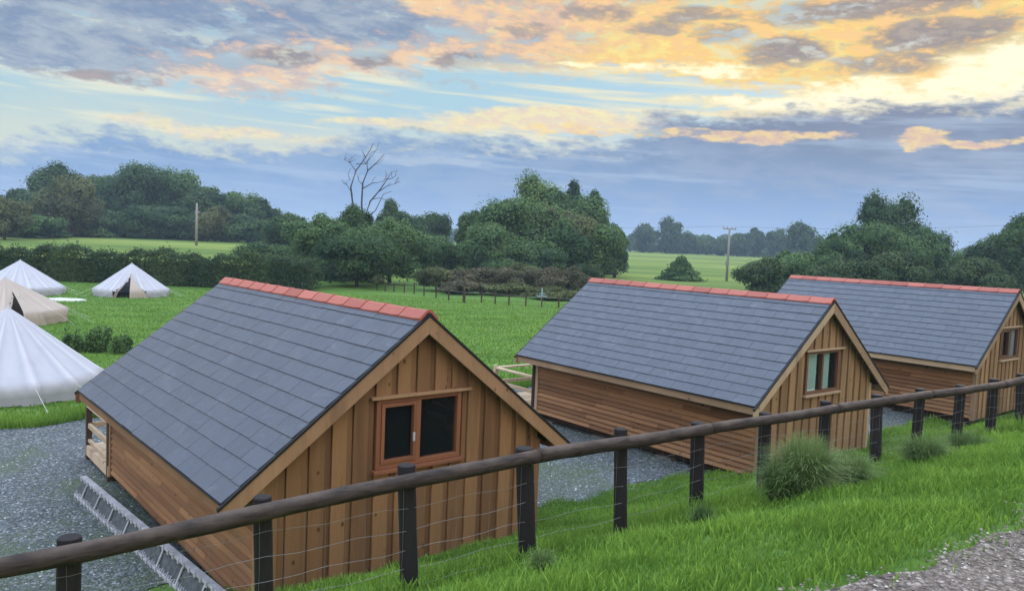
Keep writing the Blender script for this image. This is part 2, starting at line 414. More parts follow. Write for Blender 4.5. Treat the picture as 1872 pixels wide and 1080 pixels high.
M['track'] = gravel('track_gravel', ((.10, .080, .068), (.21, .175, .15), (.38, .34, .31)), 30., .15)

# ------------------------------------------------------------------ terrain
FO = np.array([.13, 6.44]); FD = np.array([.81, .586]); FN = np.array([.586, -.81])
def sn(x, y):
    a = x-FO[0]; b = y-FO[1]; return a*FD[0]+b*FD[1], a*FN[0]+b*FN[1]
def xy(s, n): return FO[0]+s*FD[0]+n*FN[0], FO[1]+s*FD[1]+n*FN[1]
def sst(t): t = np.clip(t, 0, 1); return t*t*(3-2*t)
def base(x, y):
    s, n = sn(x, y)
    b = -4.10 + np.clip((s-8)*.018, 0, .2)*sst((n+40)/20)
    k = sst((-x/np.maximum(y, 1)-.17)/.10)
    far = np.maximum(y-60, 0)
    left = np.minimum(far, 95)*.0262; right = np.minimum(far, 340)*.0082
    return b + left*k + right*(1-k)
def height(x, y):
    x = np.asarray(x, float); y = np.asarray(y, float)
    s, n = sn(x, y); f = base(x, y)
    prof = np.interp(n, [-4.1, -3.6, -2.5, 0, 1.5, 3.1, 3.4], [0, .08, .38, 1.44, 2.02, 2.51, 2.54])
    r = np.where(n > -4.1, -4.10+prof-.06*np.exp(-(n/1.8)**2)*sst((4-s)/5), f)
    r = np.where((n > -4.1) & (n < -3.0), np.maximum(r, f), r)
    lump = .03*np.sin(x*2.1+.7*y)*np.sin(y*2.7-.4*x)+.02*np.sin(x*5.3)*np.sin(y*4.6+1)
    m = sst((n+3.9)/.8)*sst((3.0-n)/.5)
    return r + lump*m
ax1 = np.concatenate([-np.geomspace(3000, 26, 44), np.arange(-25.5, 30, .3), np.geomspace(30.5, 3000, 44)])
ay1 = np.concatenate([-np.geomspace(400, 8, 14), np.arange(-7.5, 30, .3), np.geomspace(30.5, 4000, 60)])
X, Y = np.meshgrid(ax1, ay1, indexing='ij')
tag(grid('ground', X, Y, height(X, Y), M['ground']), kind='structure')
# gravel yard round the cabins
ss = np.arange(-40, 60, .5); nn = np.arange(0, 1.001, .04)
SS, NN = np.meshgrid(ss, nn, indexing='ij')
nb = -4.25 + .18*np.sin(SS*1.9)+.12*np.sin(SS*4.3+1)+.07*np.sin(SS*9.1)
fb = -12.9 + .35*np.sin(SS*.8)+.2*np.sin(SS*2.7+2)
NV = nb + (fb-nb)*NN
GX, GY = xy(SS, NV)
tag(grid('gravel_yard', GX, GY, base(GX, GY)+.012, M['yard']), kind='structure')
ss = np.arange(-14, 40, .15); nn = np.linspace(0, 1, 10)
SS, NN = np.meshgrid(ss, nn, indexing='ij')
e0 = 3.22 + .05*np.sin(SS*2.3)+.04*np.sin(SS*5.1+1)+.03*np.sin(SS*11)
NV = e0 + (9-e0)*NN
GX, GY = xy(SS, NV)
tag(grid('gravel_track', GX, GY, np.full_like(GX, -1.555)+.012*np.sin(GX*3)*np.sin(GY*4), M['track']), kind='structure')
# loose stones on the track
def stones(name, s0, s1, n0, n1, cnt, r0, r1, m, zf):
    s = rng.uniform(s0, s1, cnt); n = rng.uniform(n0, n1, cnt)
    if name == 'track_stones':
        k = n > 3.20+.05*np.sin(s*2.3)+.04*np.sin(s*5.1+1)+.03*np.sin(s*11)+rng.normal(0, .05, cnt); s, n = s[k], n[k]; cnt = len(s)
    x, y = xy(s, n); r = rng.uniform(r0, r1, cnt)*rng.uniform(.5, 1.1, cnt)
    z = zf(x, y)
    oc = np.array([[1, 0, 0], [0, 1, 0], [-1, 0, 0], [0, -1, 0], [0, 0, 1.]])
    a = rng.uniform(0, 6.28, cnt)
    P = oc[None]*r[:, None, None]*rng.uniform(.55, 1.2, (cnt, 5, 3))
    P[..., 2] *= .7
    ca, sa = np.cos(a)[:, None], np.sin(a)[:, None]
    Q = np.stack([P[..., 0]*ca-P[..., 1]*sa+x[:, None], P[..., 0]*sa+P[..., 1]*ca+y[:, None], P[..., 2]+z[:, None]], -1)
    me = bpy.data.meshes.new(name)
    me.vertices.add(5*cnt); me.vertices.foreach_set('co', Q.astype(np.float32).ravel())
    t = np.array([[0, 1, 4], [1, 2, 4], [2, 3, 4], [3, 0, 4]])
    f = (t[None]+5*np.arange(cnt)[:, None, None]).astype(np.int32)
    me.loops.add(f.size); me.loops.foreach_set('vertex_index', f.ravel())
    me.polygons.add(4*cnt); me.polygons.foreach_set('loop_start', np.arange(0, f.size, 3, dtype=np.int32)); me.update(calc_edges=True)
    at_ = me.attributes.new('tone', 'FLOAT', 'POINT'); at_.data.foreach_set('value', np.repeat(rng.uniform(0, 1, cnt).astype(np.float32), 5))
    o = link(name, me, m); return tag(o, kind='stuff')
def stone_mat(name, a, b_, c):
    def fn(b):
        t = attr('tone'); cc = mix(t, a, b_); cc = mix(sm(t, .86, .95), cc, c)
        put(b.inputs['Base Color'], cc); b.inputs['Roughness'].default_value = .8
    return mat(name, fn)
M['st1'] = stone_mat('track_stone', (.085, .066, .055), (.24, .20, .175), (.42, .39, .36))
M['st2'] = stone_mat('slate_stone', (.06, .08, .095), (.16, .19, .21), (.36, .40, .42))
tag(stones('track_stones', -1, 9, 2.9, 5.6, 42000, .005, .016, M['st1'], lambda x, y: np.full_like(x, -1.553)), 'small grey and pink stones loose on the track at lower right', 'gravel')
tag(stones('yard_stones', -9, 14, -12, -4.0, 60000, .008, .024, M['st2'], lambda x, y: base(x, y)+.012), 'blue grey slate chippings lying round the cabins', 'gravel')

# ------------------------------------------------------------------ cabins
ZR, HW, RISE, LEN, WX = 3.28, 2.3, 1.77, 6.365, 1.87
SL = math.hypot(HW, RISE); CS, SN = HW/SL, RISE/SL
WL, WR, WB, WT = -.56, .60, 1.52, 2.32          # window opening
def rz_(x, d=0): return ZR - abs(x)*RISE/HW - d
def make_cabin(loc, rot, label, vboard, kind):
    root = empty('timber_cabin', loc, rot, label=label, cat='cabin', group='timber cabins with slate roofs in a row')
    FR = M['frame'] if kind == 'casement' else M['frame2']
    TR = M['trim'] if kind == 'casement' else M['trim2']
    # gable walls of lapped vertical boards
    def gable(y0, sgn, hole):
        mb = MB(); x = -WX; k = 0
        while x < WX-.01:
            big_ = k % 2 == 0
            wd = (.175 if big_ else .085)*random.uniform(.93, 1.07); x1 = min(x+wd, WX)
            if WX-x1 < .06: x1 = WX
            pr = .042 if big_ else .014
            ya = y0-sgn*pr; ex = 0 if big_ else -.003
            xa, xb = max(-WX, x-ex), min(WX, x1+ex)
            tn = random.uniform(.25, .75) if big_ else random.uniform(.05, .5)
            def piece(za, zb):
                if zb is None:
                    top = [(xb, rz_(xb, .075)), (xa, rz_(xa, .075))]
                    if xa < 0 < xb: top = [(xb, rz_(xb, .075)), (0, rz_(0, .075)), (xa, rz_(xa, .075))]
                else: top = [(xb, zb), (xa, zb)]
                pl = [(xa, ya, za), (xb, ya, za)]+[(p, ya, q) for p, q in top]
                if sgn < 0: pl = pl[::-1]
                mb.prism(pl, (0, 0, 0), (0, sgn*.03, 0), tn)
            zb0 = .13+random.uniform(-.01, .01)
            if hole and xb > WL-.02 and xa < WR+.02:
                xa0, xb0 = xa, xb
                if xa < WL-.02 or xb > WR+.02:       # boards beside the opening run full height, trimmed back to it
                    if xa < WL-.02:
                        xb = WL-.02; piece(zb0, None); xa = WL-.02; xb = xb0
                    if xb > WR+.02:
                        xa_ = xa; xa = WR+.02; piece(zb0, None); xb = WR+.02; xa = xa_
                piece(zb0, WB-.04); piece(WT+.03, None)
            else: piece(zb0, None)
            x = x1; k += 1
        o = mb.build('gable_wall', vboard, root, bevel=.004)
        return o
    gable(.15, 1, True); gable(6.10, -1, False)
    # side walls: overlapping horizontal boards
    for sg in (-1, 1):
        mb = MB(); z = .17
        while z < 1.52:
            y = .19
            off = random.uniform(.6, 2.4); cuts = [.19]
            while cuts[-1]+off < 5.5: cuts.append(cuts[-1]+off); off = random.uniform(1.4, 2.6)
            cuts.append(6.06)
            for a, b in zip(cuts, cuts[1:]):
                x0, x1, x2 = sg*(WX-.03), sg*(WX+.036), sg*(WX-.006)
                wv = random.uniform(-.004, .004)
                pl = [(x0, a, z), (x1, a, z+wv), (x1, a, z+.02+wv), (x2, a, z+.108), (x0, a, z+.108)]
                if sg > 0: pl = pl[::-1]
                mb.prism(pl, (0, 0, 0), (0, b-a-.003, 0), random.uniform(.05, .95))
            z += .100
        mb.build('side_wall', M['board_h'], root)
        for yy in (.10, 6.05):
            c = MB(); c.box(sg*(WX-.035) if sg > 0 else -WX-.046, WX+.046 if sg > 0 else -(WX-.035), yy, yy+.095, .12, 1.56, random.random()); c.build('corner_board', TR, root, bevel=.004)
    # floor bearers on concrete pads under the walls
    fl = MB(); fl.box(-1.72, 1.72, .3, 6.0, .12, .20); fl.box(-1.70, -1.60, .2, 6.0, .02, .12); fl.box(1.60, 1.70, .2, 6.0, .02, .12); fl.build('floor', M['darkwood'], root)
    for bx in (-1.66, 0, 1.66):
        for by in (.5, 2.3, 4.1, 5.8):
            p = MB(); p.box(bx-.16, bx+.16, by-.2, by+.2, -.35, .02 if bx else .12); p.build('foundation_pad', M['block'], root)
    # roof: boarding, slates on both slopes, clay ridge
    rf = MB()
    for sg in (-1, 1):
        d = .03
        pl = [(0, .0, ZR-.012), (sg*(HW-.03), .0, rz_(HW-.03, .012)), (sg*(HW-.03), .0, rz_(HW-.03, .05)), (0, .0, ZR-.05)]
        if sg > 0: pl = pl[::-1]
        rf.prism(pl, (0, 0, 0), (0, LEN, 0))
    roof = rf.build('roof', M['darkwood'], root)
    for sg in (-1, 1):
        mb = MB(); nc = 13; g = SL/nc
        for c in range(nc):
            a = c*g; b = (c+1)*g+.012
            half = .5*(c % 2); n = 14; sw = (LEN+.04)/n
            for k in range(-1, n+1):
                y0 = max(-.02, -.02+(k+half)*sw); y1 = min(LEN+.02, -.02+(k+1+half)*sw)
                if y1-y0 < .02: continue
                y0 += .0025; y1 -= .0025
                j = random.uniform(-.0015, .0015); jb = random.uniform(-.004, .004)
                def P(t, y, up): return (sg*(t*CS+up*SN), y, ZR-t*SN+up*CS)
                lo, hi_ = .002, .013+j
                v = [P(a, y0, lo), P(a, y1, lo), P(b+jb, y1, hi_), P(b+jb, y0, hi_), P(a, y0, lo-.006), P(a, y1, lo-.006), P(b+jb, y1, hi_-.009), P(b+jb, y0, hi_-.009)]
                f = [(0, 1, 2, 3), (7, 6, 5, 4), (3, 2, 6, 7), (0, 3, 7, 4), (1, 5, 6, 2)]
                if sg > 0: f = [q[::-1] for q in f]
                mb.add(v, f, random.random())
        mb.build('roof_slates', M['slate'], roof)
    mb = MB(); n = 14; tl = (LEN+.05)/n
    for k in range(n):
        y0 = -.03+k*tl; y1 = y0+tl-.008; tn = random.random(); z0 = ZR+.022+random.uniform(-.002, .002)
        prof = [(-.128, -.096), (-.07, -.044), (-.032, -.010), (0, .0), (.032, -.010), (.07, -.044), (.128, -.096)]
        vs = []
        for y, u_ in ((y0, .010), (y0+.03, .010), (y0+.034, .0), (y1, .0)):
            for (px, pz) in prof: vs.append((px*(1+u_), y, z0+pz*1+u_+.012))
        for y in (y0, y1):
            for (px, pz) in prof: vs.append((px*.93, y, z0+pz-.014))
        m_ = len(prof); f = [(r*m_+i, (r)*m_+i+1, (r+1)*m_+i+1, (r+1)*m_+i) for r in range(3) for i in range(m_-1)]
        f += [(i+1, i, 4*m_+i, 4*m_+i+1) for i in range(m_-1)] + [(3*m_+i, 3*m_+i+1, 5*m_+i+1, 5*m_+i) for i in range(m_-1)]
        f += [(0, m_, 5*m_, 4*m_), (m_, 2*m_, 3*m_, 5*m_), (m_-1, 4*m_+m_-1, 5*m_+m_-1, 2*m_-1), (2*m_-1, 5*m_+m_-1, 3*m_+m_-1)]
        mb.add(vs, f, tn)
    mb.build('ridge_tiles', M['clay'], roof)
    # black verge strips, barge boards, fascias
    for yy, ye in ((-.045, -.012), (LEN+.012, LEN+.045)):
        for sg in (-1, 1):
            b = MB(); t0, t1 = 0, HW+.045
            pl = [(0, yy, ZR-.035), (sg*t1, yy, rz_(t1, .035)), (sg*t1, yy, rz_(t1, .165)+.0), (sg*(t1-.07), yy, rz_(t1-.07, .22)), (0, yy, ZR-.235)]
            if sg < 0: pl = pl[::-1]
            b.prism(pl[::-1], (0, 0, 0), (0, ye-yy, 0), random.random())
            b.build('barge_board', TR, roof, bevel=.004)
            s_ = MB(); y1 = yy-.012 if yy < 0 else yy; y2 = ye+.0 if yy < 0 else ye+.012
            pl = [(0, y1, ZR+.0), (sg*(t1+.01), y1, rz_(t1+.01, .0)), (sg*(t1+.01), y1, rz_(t1+.01, .033)), (0, y1, ZR-.033)]
            if sg < 0: pl = pl[::-1]
            s_.prism(pl[::-1], (0, 0, 0), (0, y2-y1, 0)); s_.build('verge_trim', M['black'], roof)
    for sg in (-1, 1):
        b = MB(); x0, x1 = (HW-.028, HW-.004)
        b.box(sg*x1 if sg < 0 else x0, sg*x0 if sg < 0 else x1, 0., LEN, rz_(HW, .155), rz_(HW, .02), random.random()); b.build('fascia', TR, roof, bevel=.003)
        gt = MB(); gt.box(-HW-.03 if sg < 0 else HW-.002, -HW+.002 if sg < 0 else HW+.03, -.0, LEN, rz_(HW, .022), rz_(HW, .008)); gt.build('drip_strip', M['black'], roof)
    for k in range(11):
        y = .35+k*.56
        for sg in (-1, 1):
            pl = [(sg*1.80, y, rz_(1.80, .055)), (sg*2.26, y, rz_(2.26, .055)), (sg*2.26, y, rz_(2.26, .13)), (sg*1.80, y, rz_(1.80, .17))]
            if sg > 0: pl = pl[::-1]
            rt = MB(); rt.prism(pl, (0, 0, 0), (0, .045, 0), .5); rt.build('rafter_end', M['darkwood'], roof)
    # window
    wb = MB(); fy0, fy1 = .105, .19
    def fr(x0, x1, z0, z1, y0=fy0, y1=fy1): wb.box(x0, x1, y0, y1, z0, z1, random.random())
    th = .055
    fr(WL, WL+th, WB, WT); fr(WR-th, WR, WB, WT); fr(WL+th, WR-th, WB, WB+th); fr(WL+th, WR-th, WT-th, WT); mx = -.005
    fr(mx-.03, mx+.03, WB+th, WT-th)
    win = wb.build('window', FR, root, bevel=.004)
    sb = MB(); a0, a1, c0, c1 = WL+th, mx-.03, WB+th, WT-th; q = .045; g_ = .003
    for bx in ((a0+g_, a1-g_, c0+g_, c0+q), (a0+g_, a1-g_, c1-q, c1-g_), (a0+g_, a0+q, c0+q, c1-q), (a1-q, a1-g_, c0+q, c1-q)):
        sb.box(bx[0], bx[1], .092, .15, bx[2], bx[3], random.random())
    if kind != 'curtain': sb.build('sash', FR, win, bevel=.003)
    for (xa, xb, qq) in ((a0, a1, q*.6), (mx+.03, WR-th, 0)):
        p = MB(); p.box(xa+qq, xb-qq, .150, .156, c0+qq, c1-qq); p.build('pane', M['glass'], win)
    if kind == 'casement':
        h = MB(); h.box(a1-.055, a1-.030, .075, .092, 1.80, 1.90); h.build('window_latch', M['galv'], win)
    hd = MB(); hd.box(WL-.09, WR+.12, .055, .15, WT+.003, WT+.035, .8); hd.build('window_header', TR, win, bevel=.004)
    si = MB(); si.box(WL-.04, WR+.04, .055, .15, WB-.045, WB-.003, .6); si.build('window_sill', TR if kind != 'casement' else FR, win, bevel=.004)
    rm = MB(); rm.box(-1.75, 1.75, 2.6, 2.62, .2, 1.8); rm.box(-1.75, 1.75, .25, 2.6, 1.2, 1.22); rm.build('dark_inner_sheets', M['room'], root)  # near-black sheets added behind the panes to darken the inside
    if kind != 'casement':
        for ci, (xa, xb) in enumerate(((WL+.06, -.12), (.02, .32)) if kind == 'curtain' else ((WL+.06, -.36), (.30, .50))):
            cu = MB(); n = 18; xs = np.linspace(xa, xb, n); ys = .175+.010*np.sin(np.arange(n)*1.7+ci)
            vs = [(x, y, z) for z in (WB+.05, WT-.05) for x, y in zip(xs, ys)]+[(x, y+.006, z) for z in (WB+.05, WT-.05) for x, y in zip(xs, ys)]
            f = [(i, i+1, n+i+1, n+i) for i in range(n-1)]+[(2*n+i+1, 2*n+i, 3*n+i, 3*n+i+1) for i in range(n-1)]
            cu.add(vs, f); cu.build('curtain', M['curtain'] if kind == 'curtain' else M['canvas'], root, smooth=True)
    # deck at the far end with posts and rails
    dk_ = MB()
    for k in range(13):
        y = 6.14+k*.125; dk_.box(-1.93, 1.93, y, y+.118, .245, .27, random.random())
    for y in (6.16, 7.70): dk_.box(-1.9, 1.9, y, y+.045, .11, .243, .3)
    for x in (-1.93, 1.885): dk_.box(x, x+.045, 6.14, 7.76, .10, .242, .7)
    deck_ = dk_.build('deck', M['deckwood'], root)
    for (x, y, h) in ((-1.93, 6.155, 1.50), (-1.93, 7.66, 1.04), (1.84, 6.155, 1.50), (1.84, 7.66, 1.04), (-.55, 7.66, 1.04), (.55, 7.66, 1.04)):
        p = MB(); p.box(x, x+.09, y, y+.09, -.2, h, random.random()); p.build('deck_post', M['darkwood'] if h > 1.2 else M['deckwood'] if kind != 'casement' else M['darkwood'], deck_, bevel=.004)
    for x in (-1.93, 1.84):
        p = MB(); p.box(x-.005, x+.095, 6.25, 7.655, .955, .995, .9); p.box(x+.02, x+.07, 6.25, 7.655, .58, .66, .4); p.box(x+.02, x+.07, 6.25, 7.655, .33, .38, .4); p.build('deck_rail', M['deckwood'], deck_, bevel=.003)
    for xa, xb in ((-1.835, -.555), (.645, 1.835)):
        p = MB(); p.box(xa, xb, 7.655, 7.755, .955, .995, .9); p.box(xa, xb, 7.68, 7.73, .58, .66, .4); p.build('deck_rail', M['deckwood'], deck_, bevel=.003)
    return root
CAB = [(-.947, 8.796, -.824, .700), (5.96, 14.401, -.785, .675), (12.822, 19.679, -.636, .675)]
make_cabin((CAB[0][0], CAB[0][1], CAB[0][2]-ZR), CAB[0][3], 'nearest timber cabin, slate roof, dark two-pane gable window, beside the metal frame on the gravel', M['board_v'], 'casement')
make_cabin((CAB[1][0], CAB[1][1], CAB[1][2]-ZR), CAB[1][3], 'middle timber cabin of the row, slate roof, pale curtains in its gable window', M['board_v2'], 'curtain')
make_cabin((CAB[2][0], CAB[2][1], CAB[2][2]-ZR), CAB[2][3], 'farthest timber cabin at the right edge, slate roof, small dark gable window', M['board_v2'], 'dim')

# ------------------------------------------------------------------ post and rail fence in front
fence = empty('post_and_rail_fence', (*xy(0, 0), -2.57), label='dark round-rail timber fence with wire netting along the grass bank', cat='fence')
fl_ = np.array(fence.location)
Y0 = 4.5; sa, sb_, se = -.5665, .1984, .1439
RY = [1002, 925, 871, 829, 803, 780.5, 762, 745, 730, 719.5, 710, 702]
PX = [120, 490, 752, 970, 1145, 1281, 1403, 1515, 1613, 1688, 1765, 1823]
posts, rails = [], []
for i in range(-1, 14):
    yy = Y0*(1+se*i); xx = Y0*(sa+sb_*i)
    if 0 <= i < 12:
        a = at(PX[i], RY[i], yy); xx = .5*a[0]+.5*xx; rz = a[2]
    else: rz = None
    posts.append([xx, yy, rz])
posts[0][2] = at(-360, 1085, posts[0][1])[2]
posts[13][2] = posts[12][2]+.03; posts[14][2] = posts[12][2]+.05
for i, (x, y, z) in enumerate(posts):
    g = float(height(x, y)); top = z+.045+[.0, .02, .02, .04, .0, .05, .0, .0, .03, .01, .02, .0, .03, 0, 0][i]
    lean = np.array([-[0, .01, .03, .055, .06, .036, .042, .03, .02, .02, .02, .01, .015, .02, .02][i]*(top-g)/4.2+random.uniform(-.003, .003), random.uniform(-.01, .01)])*1.3
    r = .066*random.uniform(.9, 1.08)*(1.12 if i in (1, 4, 13) else 1)
    m_ = MB(); P = [(x+lean[0]*(k-4.2)-fl_[0], y+lean[1]*(k-4.2)-fl_[1], g-.3+(top-g+.3)*k/5-fl_[2]) for k in range(6)]
    P.append((P[-1][0], P[-1][1], P[-1][2]+.006))
    m_.tube(P, [r*1.02, r, r, r*.99, r, r*.98, r*.85], 14, .5, True, .02)
    posts[i].append(top)
    m_.build('post', M['post'], fence, smooth=False)
off = FN*.105
def railpt(t):
    i = min(max(int(math.floor(t)), 0), 13); f = t-i
    a, b = posts[i], posts[min(i+1, 14)]
    return np.array([a[0]+(b[0]-a[0])*f+off[0], a[1]+(b[1]-a[1])*f+off[1], a[2]+(b[2]-a[2])*f])
for k, (a, b) in enumerate(((0, 4.04), (4.06, 6.04), (6.06, 8.04), (8.06, 10.05), (10.07, 12.05), (12.07, 14))):
    ts = np.linspace(a, b, 20); r0 = [.058, .059, .054, .056, .053, .056][k]
    P = [railpt(t)-fl_+np.array([0, 0, .004*math.sin(t*3+k)]) for t in ts]
    m_ = MB(); m_.tube(P, [r0*(1.03-.06*(j/19))*(1+.025*math.sin(j*1.7+k)) for j in range(20)], 16, .5, True, .012)
    m_.build('rail', M['rail'], fence, smooth=True)
wm = MB()
for hgt in (.08, .22, .37, .53, .70, .86):
    pts = []
    for i in range(14):
        for q in range(5):
            t = i+q/5; p = railpt(t)[:2]-off*.35; g = float(height(p[0], p[1])) if False else (np.interp(t, range(15), [float(height(z[0], z[1])) for z in posts]))
            pts.append((p[0]-fl_[0], p[1]-fl_[1], g+hgt+.012*math.sin(t*9+hgt*30)-fl_[2]))
    wm.tube(pts, .0016, 4, .5, False)
for t in np.arange(0, 14, .14):
    p = railpt(t)[:2]-off*.35; g = np.interp(t, range(15), [float(height(z[0], z[1])) for z in posts])
    wm.tube([(p[0]-fl_[0], p[1]-fl_[1], g+.08-fl_[2]), (p[0]-fl_[0]+.006, p[1]-fl_[1], g+.45-fl_[2]), (p[0]-fl_[0], p[1]-fl_[1], g+.86-fl_[2])], .0011, 4, .5, False)
wm.build('wire_netting', M['wire'], fence)

# ------------------------------------------------------------------ metal frame on the gravel
a = atz(152, 885, -3.93); b = atz(385, 1085, -3.93)
a[2] = b[2] = 0
dv = (b-a)/np.linalg.norm(b-a); ln = np.linalg.norm(b-a)+1.5
mf = empty('metal_frame', (a[0], a[1], -4.09), math.atan2(dv[1], dv[0]), label='long galvanised ladder-like metal frame lying on the gravel beside the nearest cabin', cat='metal frame')
for (yy, zz, wd, hh) in ((.0, .26, .085, .035), (-.10, .0, .05, .035)):
    r = MB(); r.box(0, ln, yy-wd/2, yy+wd/2, zz, zz+hh)
    for k in range(int(ln/.16)):
        r.box(.06+k*.16, .11+k*.16, yy-wd/2-.012, yy-wd/2+.0-.001, zz-.015, zz+hh+.012)
    r.build('side_rail', M['galv'], mf, bevel=.003)
rr = MB()
for k in range(int(ln/.055)):
    x = .05+k*.055; t = random.uniform(.10, .24)
    rr.prism([(x, -.115, .035), (x+.012, -.115, .035), (x+.012, -.115+.08*t, .035+.225*t), (x, -.115+.08*t, .035+.225*t)], (0, 0, 0), (0, .012, .0))
rr.add([(0, -.117, .036), (ln, -.117, .036), (ln, -.117, .046), (0, -.117, .046)], [(0, 1, 2, 3)])
rr.build('toothed_strip', M['galv'], mf)
rr = MB()
rr.prism([(0, -.09, .03), (ln, -.09, .03), (ln, -.01, .245), (0, -.01, .245)], (0, 0, 0), (0, .012, -.01)); rr.build('web_panel', M['dullsteel'], mf)
for k in range(int(ln/.62)):
    x = .3+k*.62; rr = MB()
    rr.prism([(x, -.12, .04), (x+.03, -.12, .04), (x+.03, -.03, .255), (x, -.03, .255)], (0, 0, 0), (0, .012, .0)); rr.build('rung', M['galv'], mf)
for k, x in enumerate((.15, ln*.5, ln-.4)):
    f = MB(); f.box(x, x+.05, -.02, .02, -.0, .26); f.build('leg', M['galv'], mf)

# ------------------------------------------------------------------ bell tents
def bell_tent(c, R, H, label, m, door=None, dw=.30, wall=.38, rot=0., flap_m=None, seg=14):
    root = empty('bell_tent', (c[0], c[1], float(height(c[0], c[1]))), 0, label=label, cat='tent', group='bell tents on the lawn')
    sub = 6; n = seg*sub; lv = [0, .06, .14, .25, .38, .52, .66, .80, .91, 1.0]
    V, Fc, T = [], [], []
    rs = np.random.default_rng(int(R*1000)+seg)
    pj = rs.uniform(-.05, .05, seg)
    def pt(k, t):
        a = rot+2*math.pi*k/n; ph = (k % sub)/sub
        seam = abs(ph-.5)*2                                   # 1 at a seam, 0 between seams
        r = R*(t**.985)*(1-.065*(1-seam**1.6)*t-.004*math.sin(math.pi*t))
        z = wall+(H-wall)*(1-t)+.0
        z -= .07*(1-seam**1.6)*math.sin(math.pi*min(t*1.0, 1))
        if t > .999: z += .06*seam - .02 + pj[(k//sub) % seg]*.5
        return (r*math.cos(a), r*math.sin(a), z)
    idx = {}
    for li, t in enumerate(lv):
        for k in range(n):
            idx[li, k] = len(V); V.append(pt(k, max(t, .012))); T.append(1.0 if k % sub == 0 else .30 if k % sub in (1, 5) else .45+.2*rs.random())  # seam ridges painted pale, tones beside them darker for the panel shade
    base_ = len(lv)
    for li, q in ((base_, .5), (base_+1, 0.)):
        for k in range(n):
            x, y, z = pt(k, 1.); seam = abs((k % sub)/sub-.5)*2
            f_ = 1.0-.015*(1-q)+.012*math.sin(k*2.3)
            idx[li, k] = len(V); V.append((x*f_*.985, y*f_*.985, (z-.02)*q)); T.append(.3)
    def indoor(li, k):
        if door is None: return False
        a = (rot+2*math.pi*(k+.5)/n-door+math.pi) % (2*math.pi)-math.pi
        t = lv[li] if li < base_ else 1.0
        return li >= 4 and abs(a) < dw*max(0, (t-.36)/.64)*1.0+ (.02 if li >= 4 else 0)
    for li in range(base_+1):
        for k in range(n):
            if indoor(li, k): continue
            k2 = (k+1) % n; Fc.append((idx[li, k], idx[li+1, k], idx[li+1, k2], idx[li, k2]))
    mb = MB(); mb.v = V; mb.f = Fc; mb.t = T
    mb.build('canopy', m, root, smooth=True)
    cp_ = MB(); cp_.tube([(0, 0, H-.10), (0, 0, H-.02), (0, 0, H+.03)], [.075, .045, .02], 10, .8); cp_.build('peak_cap', flap_m or m, root)
    po = MB(); po.tube([(0, 0, 0), (0, 0, H-.06)], .022, 8); po.build('centre_pole', M['galv'], root)
    fl = MB(); fl.add([(R*.93*math.cos(2*math.pi*k/40), R*.93*math.sin(2*math.pi*k/40), .012) for k in range(40)], [tuple(range(40))]); fl.build('groundsheet', M['room'], root)
    if door is not None:
        # one door flap hangs in folds, the other is tied back
        fm = flap_m or m
        for side, (a0, a1) in enumerate(((-dw*1.02, -dw*.80), (-dw*.02, dw*1.05))):
            mb = MB(); N = 14; L = 10; vs = []
            for j in range(L+1):
                q = j/L
                for i in range(N+1):
                    f_ = i/N; aa = door + (a0+(a1-a0)*f_)*(.06+.94*q)
                    t = .36+.64*min(q*1.25, 1.0)
                    rr_ = R*t*1.0+.05+.10*math.sin(math.pi*q)+.028*math.sin(i*2.4+side)*q
                    z = wall+(H-wall)*(1-t) if q < .8 else wall*(1-(q-.8)/.2)
                    if q >= .8: rr_ = R*1.0+.07+.03*math.sin(i*2.4)+.12*(q-.8)
                    vs.append((rr_*math.cos(aa), rr_*math.sin(aa), max(z, .01)))
            mb.add(vs, [(j*(N+1)+i, (j+1)*(N+1)+i, (j+1)*(N+1)+i+1, j*(N+1)+i+1) for j in range(L) for i in range(N)], .5)
            mb.build('door_flap', fm, root, smooth=True)
    for k in range(seg):
        a = rot+2*math.pi*k/seg
        if door is not None and abs((a-door+math.pi) % (2*math.pi)-math.pi) < dw: continue
        g = MB(); x, y, z = pt(k*sub, 1.)
        g.tube([(x, y, z-.03), (math.cos(a)*(R+.85), math.sin(a)*(R+.85), .02)], .005, 4, .5, False); g.build('guy_rope', M['sheet'], root)
        p = MB(); p.tube([(math.cos(a)*(R+.83), math.sin(a)*(R+.83), .06), (math.cos(a)*(R+.92), math.sin(a)*(R+.92), -.08)], .008, 5); p.build('peg', M['galv'], root)
    return root
def tent_at(px, Y, top, R, **k):
    p = at(px, top, Y); H = p[2]-float(height(p[0], p[1])); return bell_tent((p[0], p[1]), R, H, **k)
tent_at(15, 18.7, 561, 2.10, label='large white bell tent nearest the cabins, at the left edge', m=M['canvas'], rot=.15, wall=.40)
tent_at(10, 32.4, 508, 2.35, label='beige bell tent behind the large white one at the left edge', m=M['beige'], door=R_(-42), dw=.34, rot=.3, wall=.5)
tent_at(37, 45.5, 475, 2.35, label='white bell tent in front of the hedge, partly hidden by the beige tent', m=M['canvas'], rot=.1)
tent_at(241, 47.3, 481, 2.15, label='white bell tent with its doorway open showing a dark inside, alone by the hedge', m=M['canvas'], door=R_(-66), dw=.42, rot=.1, flap_m=M['beige'])
p = atz(117, 548, -4.09)
sh = MB(); sh.add([(1.15*math.cos(k*.2618)*(1+.05*math.sin(k*2)), .75*math.sin(k*.2618), .03+.012*math.sin(k*1.7)) for k in range(24)]+[(1.17*math.cos(k*.2618), .77*math.sin(k*.2618), -.02) for k in range(24)],
    [tuple(range(24))]+[(k, (k+1) % 24+0, 24+(k+1) % 24, 24+k) for k in range(24)])
o = sh.build('groundsheet', M['sheet'], None, loc=(p[0], p[1], -4.08)); tag(o, 'pale oval groundsheet lying on the grass between the far tents', 'groundsheet')

